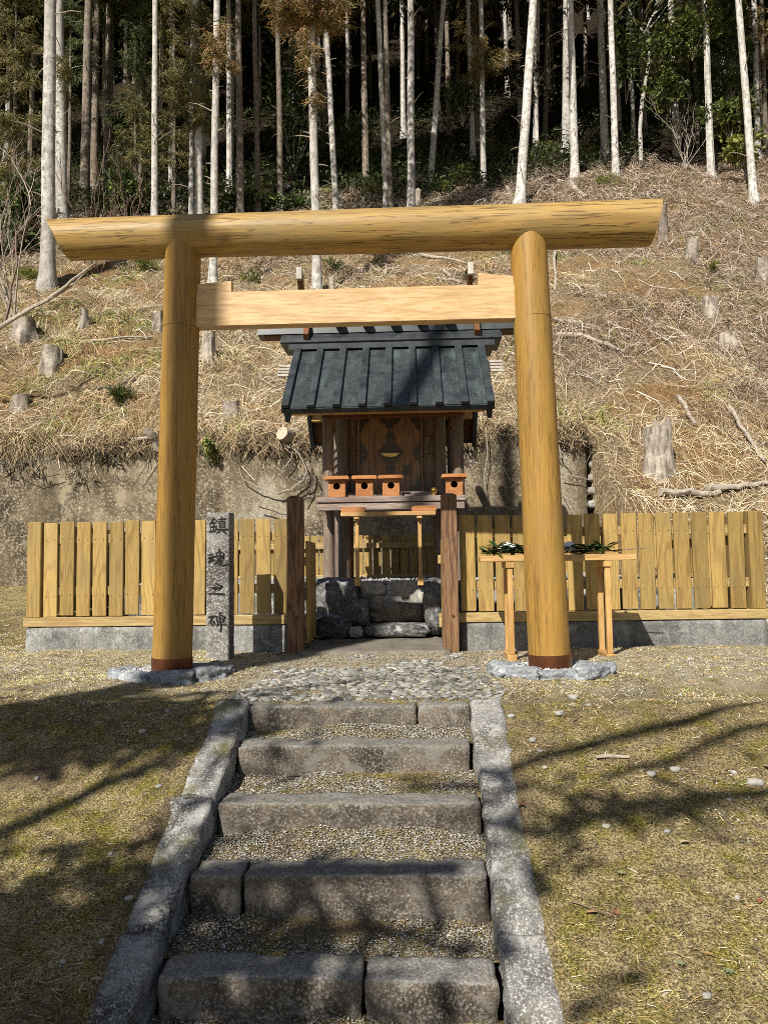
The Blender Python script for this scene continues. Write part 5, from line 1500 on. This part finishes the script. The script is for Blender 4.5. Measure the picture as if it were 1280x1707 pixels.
# crooked white broadleaf tree at the right
p0 = hill_pt(1068, 268)
e = empty('crooked_tree', p0); tag(e, 'thin crooked white leafless tree at the right forest edge', 'tree')
path_px = [(1068, 268), (1066, 215), (1070, 165), (1080, 110), (1082, 85), (1074, 52)]
pl = [at_y(a, b_, p0.y) - p0 for a, b_ in path_px]; pl[0] = Vector((0, 0, -0.3))
MB().tube(pl, [0.12, 0.10, 0.095, 0.085, 0.08, 0.07], 8, wob=0.1).build('trunk', M['bark'], e, True)
for br in ([(1074, 54), (1058, 38), (1032, 26), (1005, 20), (980, 30)], [(1074, 54), (1086, 28), (1096, 10), (1088, -15)], [(1076, 54), (1095, 32), (1112, 8), (1130, -10)], [(1032, 26), (1042, 8), (1040, -10)], [(1060, 40), (1046, 10), (1020, -5)], [(1005, 20), (985, 14), (962, 24)], [(1080, 130), (1095, 150), (1118, 165)], [(1086, 28), (1110, 4), (1150, 2)]):
    q = [at_y(a, b_, p0.y + 0.2 * i) - p0 for i, (a, b_) in enumerate(br)]
    MB().tube(q, [0.05 * (1 - 0.7 * i / (len(q) - 1)) for i in range(len(q))], 6, wob=0.1).build('limb', M['bark'], e, True)

# trees standing deeper in the wood
rt = random.Random(11)
for i in range(260):
    y = 32.5 + 46 * rt.random() ** 0.85
    x = rt.uniform(-0.70, 0.66) * y if i < 190 else rt.choice((-1, -1, 1)) * rt.uniform(0.66, 1.05) * y
    if x < -8 and y < 33: y += 5
    z = float(hill_h(x, y))
    trunk_tree((x, y, z), (rt.uniform(-.015, .015), 0), rt.uniform(0.20, 0.36), 'straight shaded cedar standing deep in the dark wood', 'cedars deep in the wood', 'bark' if rt.random() < 0.4 else 'barkdark', crown_z=rt.uniform(-0.3, 1.2), sides=7, height=20)

# drooping browning sprays on some trunks and young cedars
def sprays(parent, centre, rad, n, cols, wts, droop=0.9, L=0.5, W=0.05, seed=0):
    n = int(n * 2.2)
    """cedar sprays: side shoots along drooping branch lines"""
    rg = np.random.default_rng(seed + 500)
    nb_ = max(6, n // 110)
    Ps = []; Ws = []; Ss = []; Cs = []
    for b_ in range(nb_):
        a = rg.uniform(0, 6.28); st_ = np.array(centre) + np.array([0, 0, rg.uniform(-1, 1) * rad[2]])
        dirb = np.array([np.cos(a) * rad[0], np.sin(a) * rad[1], 0.1]) * rg.uniform(0.6, 1.15)
        m_ = n // nb_
        t = rg.random(m_) ** 0.7
        P0 = st_ + dirb * t[:, None] + np.stack([0 * t, 0 * t, -0.35 * rad[2] * 0.4 * t ** 2], 1) + rg.standard_normal((m_, 3)) * np.array([.10, .10, .07])
        d = unit(np.stack([rg.standard_normal(m_) * 0.8 + dirb[0] * 0.4, rg.standard_normal(m_) * 0.6 - 0.2, -droop * rg.uniform(0.3, 1.3, m_)], 1))
        Ll = rg.uniform(0.4, 1.2, m_) * L * 0.62
        P1 = P0 + d * Ll[:, None] * 0.5; P2 = P1 + unit(d + rg.standard_normal((m_, 3)) * 0.35) * Ll[:, None] * 0.5
        Ps.append(np.stack([P0, P1, P2], 1)); Ws.append(rg.uniform(0.6, 1.3, m_) * W * 0.55)
        Ss.append(unit(np.cross(d, unit(rg.standard_normal((m_, 3)) + np.array([0, -1.2, 0])))))
        Cs.append(pick_cols(m_, cols, wts, 0.25))
    me = ribbons('low_foliage', np.concatenate(Ps), np.concatenate(Ws), np.concatenate(Ss), np.concatenate(Cs), 0.25)
    return link('low_foliage', me, M['leafv'], parent)
OLIVE = [(0.17, 0.15, 0.04), (0.12, 0.12, 0.035), (0.26, 0.18, 0.06), (0.07, 0.08, 0.025)]
BROWN = [(0.32, 0.19, 0.075), (0.22, 0.13, 0.05), (0.20, 0.17, 0.05), (0.12, 0.11, 0.03)]
def tree_spray(ti, px, py, rw, rh, n, cols=OLIVE, seed=0, wts=(3, 3, 2, 2)):
    e_, p_ = fronts[ti]
    c = at_y(px, py, p_.y - 0.3) - p_
    k_ = p_.y / 1233.0
    sprays(e_, tuple(c), (rw * k_, 1.0, rh * k_), n, cols, wts, seed=seed)
tree_spray(6, 330, 110, 38, 110, 2600, OLIVE, 1)
tree_spray(7, 362, 80, 30, 30, 300, BROWN, 2)
tree_spray(11, 520, 15, 80, 22, 1500, BROWN, 3)
tree_spray(11, 515, 110, 16, 60, 260, BROWN, 4)
tree_spray(12, 545, 25, 45, 18, 500, BROWN, 5)
tree_spray(18, 802, 100, 55, 40, 900, BROWN, 6, (1, 2, 3, 3))
tree_spray(19, 785, 30, 45, 25, 500, BROWN, 7, (1, 2, 3, 3))
tree_spray(1, 105, 120, 20, 40, 300, OLIVE, 8)
tree_spray(30, 1272, 60, 30, 50, 600, BROWN, 9)
def young_cedar(px, py, y, rw, rh, n, label, cols, seed):
    c = at_y(px, py, y); k_ = y / 1233.0
    zb = float(hill_h(c.x, y))
    e_ = empty('young_cedar', (c.x, y, zb)); tag(e_, label, 'tree', 'young leafy cedars at the forest edge')
    MB().tube([(0, 0, -0.4), (0.05, 0, 2), (0, 0, c.z - zb + rh * k_)], [0.12, 0.09, 0.03], 8).build('trunk', M['barkdark'], e_, True)
    for q in range(4):
        zz = c.z - zb + rh * k_ * (q / 1.5 - 1)
        sprays(e_, (0, 0, zz), (rw * k_ * (1.1 - 0.12 * q), rw * k_ * 0.6, rh * k_ * 0.33), n // 4, cols, (3, 3, 2, 2), seed=seed + q)
young_cedar(25, 150, 27, 75, 170, 5200, 'young olive-green cedar filling the upper left corner', OLIVE, 40)
young_cedar(118, 60, 32, 45, 80, 1500, 'young dark cedar behind the two far-left trunks', GREEN, 50)
young_cedar(235, 110, 33, 55, 120, 3200, 'young green cedar left of the speckled grey trunk', GREEN, 60)
young_cedar(290, 130, 29, 42, 120, 2600, 'young browning cedar right of the speckled grey trunk', OLIVE, 70)
young_cedar(225, 215, 29, 38, 45, 900, 'small olive cedar bush low beside the speckled grey trunk', OLIVE, 80)

# evergreen broadleaf shrubs and understorey
def shrub(px, py, y, rw, rh, n, label, cols=GREEN, L=0.26, W=0.10, grp='evergreen shrubs under the trees', name='evergreen_shrub', wts=(3, 3, 3, 1)):
    c = at_y(px, py, y); k_ = y / 1233.0
    return leafy(name, c, (rw * k_, 0.9, rh * k_), n, L, W, cols, wts, label, 'shrub', grp, 0.15, stem=6)
BRT = [(0.085, 0.11, 0.022), (0.05, 0.078, 0.016), (0.15, 0.165, 0.04), (0.03, 0.045, 0.013)]
shrub(1150, 45, 33, 55, 50, 1500, 'bright evergreen shrub top right beside the dappled cedar', BRT)
shrub(1100, 100, 35, 45, 75, 1300, 'evergreen foliage behind the crooked white tree', BRT)
shrub(1205, 60, 35, 60, 75, 2000, 'dark glossy evergreen mass at upper right', GREEN)
shrub(1195, 150, 35, 55, 50, 1500, 'dark evergreen shrub at right, middle height', GREEN)
shrub(1215, 195, 33, 50, 32, 1200, 'lit evergreen bush low at the right forest edge', BRT)
shrub(1235, 250, 31, 35, 18, 700, 'yellow-green bush at the foot of the right cedars', YEL)
shrub(1040, 90, 37, 40, 80, 1000, 'dim evergreen foliage left of the crooked tree', GREEN)
shrub(1115, 140, 34, 30, 40, 700, 'small bright evergreen shrub under the dappled cedar', BRT)
shrub(880, 130, 40, 60, 50, 700, 'very dark foliage deep behind the leaning trunk', DARK + [(0.05, 0.06, 0.02)])
shrub(490, 160, 36, 60, 130, 1800, 'dark understorey foliage between left-centre trunks', GREEN)
shrub(590, 250, 36, 55, 60, 1200, 'dark understorey foliage right of the left-leaning cedar', GREEN)
shrub(770, 165, 38, 45, 40, 700, 'dim green bush behind the slim white cedar', GREEN)
shrub(30, 330, 26, 50, 45, 1000, 'dark green bush at the left edge beside the thick trunk', GREEN)
shrub(210, 320, 29, 70, 35, 1300, 'dark bushes in shade behind the crossbeam left end', GREEN)
shrub(30, 400, 24, 40, 35, 700, 'low dark bush at the left edge under bare twigs', GREEN)
shrub(430, 340, 29, 90, 18, 900, 'low shaded undergrowth above the crossbeam', GREEN)
def clump(px, py, rw, rh, n, label, cols=YEL):
    p_ = hill_pt(px, py); k_ = p_.y / 1233.0
    leafy('bamboo_grass', p_ + Vector((0, 0, rh * k_ * 0.7)), (rw * k_, 0.4, rh * k_), int(n * 2.2), 0.20, 0.020, cols, (3, 3, 2, 2), label, 'bamboo grass', 'bamboo-grass clumps on the slope', 0.7)
for a in [(770, 300, 28, 14, 420, 'yellow-green bamboo grass between the leaning and slim cedars'), (735, 318, 22, 10, 260, 'bamboo grass just above the crossbeam, right of centre'), (905, 262, 26, 14, 420, 'bamboo grass right of the stout leaning trunk'), (985, 262, 18, 9, 220, 'bamboo grass between the touching pair and dappled cedar'), (1180, 262, 20, 10, 300, 'bamboo grass right of the dappled cedar'), (1225, 275, 26, 12, 320, 'bamboo grass left of the bright leaning trunk'), (1010, 312, 24, 11, 260, 'bamboo grass just right of the touching cedars'), (830, 265, 30, 16, 420, 'shaded bamboo grass right of the slim white cedar', GREEN), (690, 260, 26, 20, 300, 'dark bamboo grass behind the bright white cedar', GREEN), (615, 330, 26, 14, 300, 'bamboo grass in shade left of the two close cedars', YEL), (450, 345, 30, 8, 220, 'bamboo grass peeping over the crossbeam left of centre', GREEN),
          (240, 452, 22, 9, 220, 'yellow-green tuft just below the crossbeam left end'), (45, 470, 24, 12, 240, 'yellow-green tuft at the foot of the thick far-left trunk'), (420, 470, 26, 8, 200, 'green tuft between left pillar and mottled trunk'), (205, 668, 22, 8, 200, 'green tuft low on the left slope', GREEN), (1185, 452, 8, 6, 70, 'tiny yellow-green sprout below the beam right end'), (560, 455, 20, 8, 160, 'green tuft right of the mottled trunk above the tie beam', GREEN), (780, 470, 10, 6, 90, 'small green tuft near the right wedge', GREEN)]:
    clump(*a)

# undergrowth over the forest floor
n = 70000
Y = 25.5 + 36 * RNG.random(n) ** 1.3; X = RNG.uniform(-0.60, 0.60, n) * Y
k = (fbm(X * 0.35, Y * 0.35, 121) + np.where(X < 2, 0.12, 0.06) + 0.006 * (Y - 30) > 0.05) & (Y > 28.5 + 0.5 * np.clip(X + 3, 0, 30))
X, Y = X[k], Y[k]; n = len(X)
hgt = 0.15 + 0.9 * RNG.random(n) * (0.4 + vnoise(X * 0.8, Y * 0.8, 130))
P0 = np.stack([X, Y, hill_h(X, Y) + hgt], 1)
d = unit(RNG.standard_normal((n, 3)) + np.array([0, -0.5, 0.1])); L = RNG.uniform(0.15, 0.34, n)
P = np.stack([P0, P0 + d * L[:, None] * 0.5, P0 + d * L[:, None] + np.array([0, 0, -0.05])], 1)
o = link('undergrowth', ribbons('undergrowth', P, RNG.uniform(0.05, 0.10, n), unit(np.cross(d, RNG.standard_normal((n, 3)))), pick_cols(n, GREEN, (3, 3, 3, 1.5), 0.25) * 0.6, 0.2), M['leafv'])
tag(o, 'dark leafy undergrowth covering the forest floor', 'undergrowth', kind='stuff')

# bare twiggy shrubs on the left
def twiggy(base, n, height, spread, r, label, mat, seed, name='bare_shrub', lean=(0, 0, 0)):
    rg = random.Random(seed)
    e_ = empty(name, base); tag(e_, label, 'shrub', 'leafless twiggy shrubs')
    def grow(mb, p, d, L, r_, dep):
        pts = [p]; rr5 = [r_]
        for i in range(4):
            d = (d + Vector((rg.uniform(-.2, .2), rg.uniform(-.2, .2), rg.uniform(-.05, .15)))).normalized()
            p = p + d * L / 4; pts.append(p); rr5.append(r_ * (1 - 0.16 * (i + 1)))
            if dep < 3 and rg.random() < 0.75:
                dd = (d + Vector((rg.uniform(-.9, .9), rg.uniform(-.6, .6), rg.uniform(-.1, .5)))).normalized()
                grow(mb, p, dd, L * rg.uniform(0.4, 0.65), r_ * 0.55, dep + 1)
        mb.tube(pts, rr5, 5 if dep < 2 else 3, cap=False)
    for i in range(n):
        mb = MB()
        d = Vector((rg.uniform(-spread, spread) + lean[0], rg.uniform(-.3, .3) + lean[1], 1 + lean[2])).normalized()
        grow(mb, Vector((rg.uniform(-.1, .1), 0, -0.15)), d, height * rg.uniform(0.7, 1.1), r, 0)
        mb.build('stem', M[mat], e_, True)
twiggy(hill_pt(30, 545), 5, 3.4, 0.35, 0.030, 'leafless grey-brown shrub with many twigs at the left edge', 'twig', 1)
twiggy(hill_pt(5, 440), 4, 3.4, 0.4, 0.03, 'leafless reddish shrub rising along the left picture edge', 'redtwig', 2)
twiggy(hill_pt(160, 455), 4, 2.9, 0.35, 0.024, 'reddish leafless twigs rising behind the crossbeam left end', 'redtwig', 3)
twiggy(hill_pt(225, 448), 4, 2.2, 0.5, 0.020, 'thin leafless twigs above the crossbeam left of the pillar', 'redtwig', 4)
twiggy(hill_pt(1140, 285), 4, 3.0, 0.5, 0.025, 'tangle of bare pale stems under the right evergreens', 'twig', 5)
twiggy(hill_pt(1175, 265), 3, 3.2, 0.5, 0.022, 'bare stems leaning by the right evergreens', 'twig', 6)
stick_thing('bare_branch', [at_y(-60, 590, 13.5), at_y(0, 545, 13.5), at_y(80, 500, 13.4), at_y(120, 468, 13.3), at_y(160, 438, 13.2)], 0.055, 'twig', 'long pale bare branch reaching in from the left edge', 'branch', None, 8, 0.3)
stick_thing('bare_branch', [at_y(85, 497, 13.4), at_y(118, 478, 13.4), at_y(150, 445, 13.4)], 0.03, 'twig', 'side fork of bare branch below the crossbeam left end', 'branch', None, 6, 0.3)
stick_thing('bare_branch', [at_y(8, 540, 13.5), at_y(18, 500, 13.5), at_y(20, 470, 13.5), at_y(30, 440, 13.5), at_y(26, 380, 13.5)], 0.035, 'redtwig', 'dark upright shoot at the left edge above the bare branch', 'branch', None, 6, 0.4)

# ================================================================== SMALL THINGS ON THE LAWN
def lawn_at(px, py):
    d = RM @ Vector(((px - 640) / 1233.0, -(py - 853.5) / 1233.0, -1.0)); d = d / d.y
    ys = np.arange(1.0, 8.5, 0.01); zz = CAM.z + d.z * ys; hh = ground_h(d.x * ys, ys)
    k_ = np.argmax(hh > zz); y = ys[k_]
    return Vector((d.x * y, y, float(ground_h(d.x * y, y))))
SP = [(1258, 1308, 13), (888, 1236, 9), (852, 1195, 7), (932, 1192, 9), (1085, 1292, 9), (1125, 1285, 9), (1222, 1290, 7), (1010, 1378, 7), (1112, 1388, 7), (955, 1164, 9), (1178, 1666, 9), (908, 1281, 6), (900, 1253, 5), (1228, 1498, 6), (1215, 1335, 5), (520, 1585, 8),
      (280, 1187, 6), (238, 1222, 7), (170, 1572, 6), (106, 1608, 6), (215, 1500, 7), (62, 1300, 6), (265, 1312, 6), (185, 1425, 6), (1150, 1100, 6), (1185, 1130, 5), (870, 1068, 8), (852, 1075, 6)]
ORD = ['nearest', 'second nearest', 'third nearest', 'fourth nearest', 'fifth nearest', 'sixth nearest', 'seventh nearest', 'eighth nearest', 'ninth nearest', 'tenth nearest', 'eleventh nearest', 'twelfth nearest', 'thirteenth nearest', 'fourteenth nearest', 'fifteenth nearest', 'sixteenth nearest', 'seventeenth nearest', 'eighteenth nearest', 'nineteenth nearest', 'farthest']
def order_labels(objs, fmt):
    for side in ('left', 'right'):
        grp = sorted([o for o in objs if (o.location.x > 0) == (side == 'right')], key=lambda o: o.location.y)
        for q, o in enumerate(grp): o['label'] = fmt % (side, ORD[q])
lm = [rock_mesh('lawn_stone', (1, 0.75, 0.5), 3, 400 + i, 0.25, 0.3, 0.04) for i in range(4)]
M['palestone'] = stone('pale_stone', [(0.36, (0.24, 0.23, 0.21)), (0.62, (0.46, 0.445, 0.41))], 14, (0.6, 0.58, 0.54), 0.4, b_str=0.5, b_dist=0.004, jit=0.3)
for m_ in lm: m_.materials.append(M['palestone'])
STN = []
for i, (px, py, w) in enumerate(SP):
    if i == 15: continue
    p = lawn_at(px, py)
    o = bpy.data.objects.new('lawn_stone', lm[i % 4]); COL.objects.link(o)
    s_ = w / 1233.0 * p.y; o.scale = (s_, s_, s_); o.location = p + Vector((0, 0, s_ * 0.2)); o.rotation_euler = (0, 0, i * 1.3)
    tag(o, 'largest pale stone on the right lawn, near the picture edge', 'stone', 'small pale stones scattered on the lawn')
    if i: STN.append(o)
order_labels(STN, 'small pale stone on the lawn %s of the stairway, %s to the viewer')
p = lawn_at(1020, 1268)
o = MB().tube([(-0.075, 0, 0.012), (-0.02, 0.008, 0.016), (0.08, -0.004, 0.012)], [0.007, 0.009, 0.006], 8, wob=0.2).build('wood_chip', M['twig'], None, True); o.location = p
tag(o, 'short pale wood splinter on the right lawn', 'stick')
LV = [(975, 1530, 'ochre'), (1030, 1535, 'red'), (1150, 1410, 'tan'), (100, 1250, 'tan'), (72, 1253, 'tan'), (216, 1218, 'tan'), (115, 1207, 'red'), (860, 1345, 'red'), (1265, 1515, 'red'), (1190, 1600, 'ochre'), (1275, 1280, 'tan'), (150, 1640, 'tan'), (350, 1295, 'ochre')]
lcol = {'red': plain('russet_leaf', (0.27, 0.10, 0.05), 0.8), 'tan': plain('tan_leaf', (0.40, 0.31, 0.21), 0.8), 'ochre': plain('ochre_leaf', (0.34, 0.21, 0.09), 0.8)}
LVO = {'red': [], 'tan': [], 'ochre': []}
for i, (px, py, c) in enumerate(LV):
    p = lawn_at(px, py); mb = MB(); a = i * 1.7
    leaf_shape(mb, (0, 0, 0.012), (math.cos(a), math.sin(a), 0.25), (0, 0, 1), 0.046, 0.019)
    o = mb.build('fallen_leaf', lcol[c], None, True); o.location = p
    tag(o, 'x', 'leaf', 'fallen leaves on the lawn'); LVO[c].append(o)
for c, w in (('red', 'russet'), ('tan', 'tan curled'), ('ochre', 'ochre')):
    order_labels(LVO[c], w + ' fallen leaf on the lawn %s of the stairway, %s of its colour')
p = lawn_at(960, 1520)
o = MB().tube([(-0.13, 0.06, 0.012), (0, 0.02, 0.02), (0.13, -0.07, 0.012)], [0.003, 0.0025, 0.0015], 5).build('twig', M['redtwig']); o.location = p
tag(o, 'thin brown twig lying on the right lawn', 'twig')
WD = [(1035, 1460), (1135, 1615), (1215, 1625), (310, 1337)]
WDO = []
for i, (px, py) in enumerate(WD):
    p = lawn_at(px, py); mb = MB()
    for q in range(7):
        a = q * 0.9 + i
        leaf_shape(mb, (0, 0, 0.008), (math.cos(a), math.sin(a), 0.35), (0, 0, 1), 0.022, 0.008)
    o = mb.build('weed_rosette', plain('weed_green', (0.20, 0.22, 0.11), 0.7) if i == 0 else bpy.data.materials['weed_green'], None, True); o.location = p
    tag(o, 'x', 'weed', 'weed rosettes in the lawn'); WDO.append(o)
order_labels(WDO, 'small grey-green weed rosette in the lawn %s of the stairway, %s to the viewer')

# ================================================================== TREES BEHIND THE VIEWPOINT (their shadows fall across the scene)
def shade_pt(ground, h):
    """point at height h above the shaded spot, on the line to the sun"""
    g_ = Vector(ground); t = (h - g_.z) / (-sd.z)
    return g_ - sd * t
def lawn_or(px, py): return lawn_at(px, py)
def shade_tree(name, base, height, r, limbs, label, foliage=()):
    e_ = empty(name, base); tag(e_, label, 'tree', 'tall trees behind the viewpoint')
    b_ = Vector(base)
    MB().tube([(0, 0, -0.3), (0, 0, 1), (0.05, 0, height * 0.5), (0, 0, height)], [r * 1.3, r, r * 0.9, r * 0.6], 12, wob=0.05).build('trunk', M['barkdark'], e_, True)
    for (pts, r_) in limbs:
        q = [Vector(p_) - b_ for p_ in pts]
        mb = MB()
        mb.tube(q, [r_ * (1 - 0.45 * i / max(1, len(q) - 1)) for i in range(len(q))], 7, wob=0.15)
        mb.build('limb', M['barkdark'], e_, True)
    for (c, rad, n_) in foliage:
        rg = np.random.default_rng(int(n_))
        qv = rg.standard_normal((n_, 3)) * np.array(rad) * 0.5 + np.array(c) - np.array(b_)
        d = unit(rg.standard_normal((n_, 3)) + np.array([0, 0, -0.4])); L = rg.uniform(0.12, 0.35, n_)
        P_ = np.stack([qv, qv + d * L[:, None] * 0.5, qv + d * L[:, None]], 1)
        link('foliage', ribbons('foliage', P_, rg.uniform(0.05, 0.12, n_), unit(np.cross(d, rg.standard_normal((n_, 3)))), pick_cols(n_, GREEN, (3, 3, 3, 1), 0.2), 0.3), M['leafv'], e_)
az = Vector((sd.x, sd.y, 0)).normalized()
# trunk whose shadow runs up the left pillar
def base_for(shadow_pt, dist):
    p_ = Vector(shadow_pt) - az * dist
    return Vector((p_.x, p_.y, -1.6))
H1 = 9.0
def band(pxs, h, r): return ([shade_pt(lawn_or(*p_), h + 0.25 * i) for i, p_ in enumerate(pxs)], r)
bA = base_for((-1.62, 5.3, 0), 11.0); bA.z = -1.25
def limb(tree, pxs, h, r, t0=None):
    pts, r_ = band(pxs, h, r)
    return ([Vector((tree.x, tree.y, h - 0.9))] + pts, r_)
shade_tree('tall_tree', bA, 21, 0.205, [
    limb(bA, [(-160, 1450), (0, 1392), (165, 1312), (270, 1270), (420, 1245)], 5.0, 0.065),
    limb(bA, [(-260, 1600), (-20, 1570), (120, 1545), (210, 1570)], 4.6, 0.17),
    limb(bA, [(-260, 1700), (0, 1660), (140, 1630), (260, 1650)], 4.3, 0.17),
    limb(bA, [(-200, 1620), (120, 1600), (320, 1525), (560, 1500), (800, 1495)], 4.5, 0.10),
    limb(bA, [(-200, 1250), (100, 1195), (300, 1160), (520, 1145), (760, 1118)], 6.0, 0.035),
    limb(bA, [(-200, 1330), (60, 1250), (200, 1205), (360, 1190)], 5.6, 0.06)],
    'tall dark tree behind the viewpoint whose shadow climbs the left pillar',
    [(shade_pt(lawn_or(60, 1600), 4.6), (1.3, 0.5, 0.3), 900), (shade_pt(lawn_or(150, 1200), 6.0), (1.0, 0.45, 0.3), 620)])
bB = base_for((4.4, 3.4, -0.3), 9.0); bB.z = -1.25
shade_tree('tall_tree', bB, 19, 0.16, [
    limb(bB, [(1340, 1158), (1140, 1205), (1000, 1238), (840, 1292), (700, 1350)], 5.2, 0.055),
    limb(bB, [(1340, 1318), (1180, 1332), (1010, 1358), (900, 1392), (820, 1420)], 5.0, 0.060),
    limb(bB, [(1300, 1345), (1060, 1350), (960, 1330), (860, 1300)], 5.1, 0.025),
    limb(bB, [(1360, 1205), (1240, 1215), (1120, 1270), (1000, 1300)], 5.3, 0.045)],
    'second tall tree behind the viewpoint whose limbs shade the right lawn',
    [(shade_pt(lawn_or(1000, 1350), 5.1), (0.6, 0.22, 0.2), 45)])
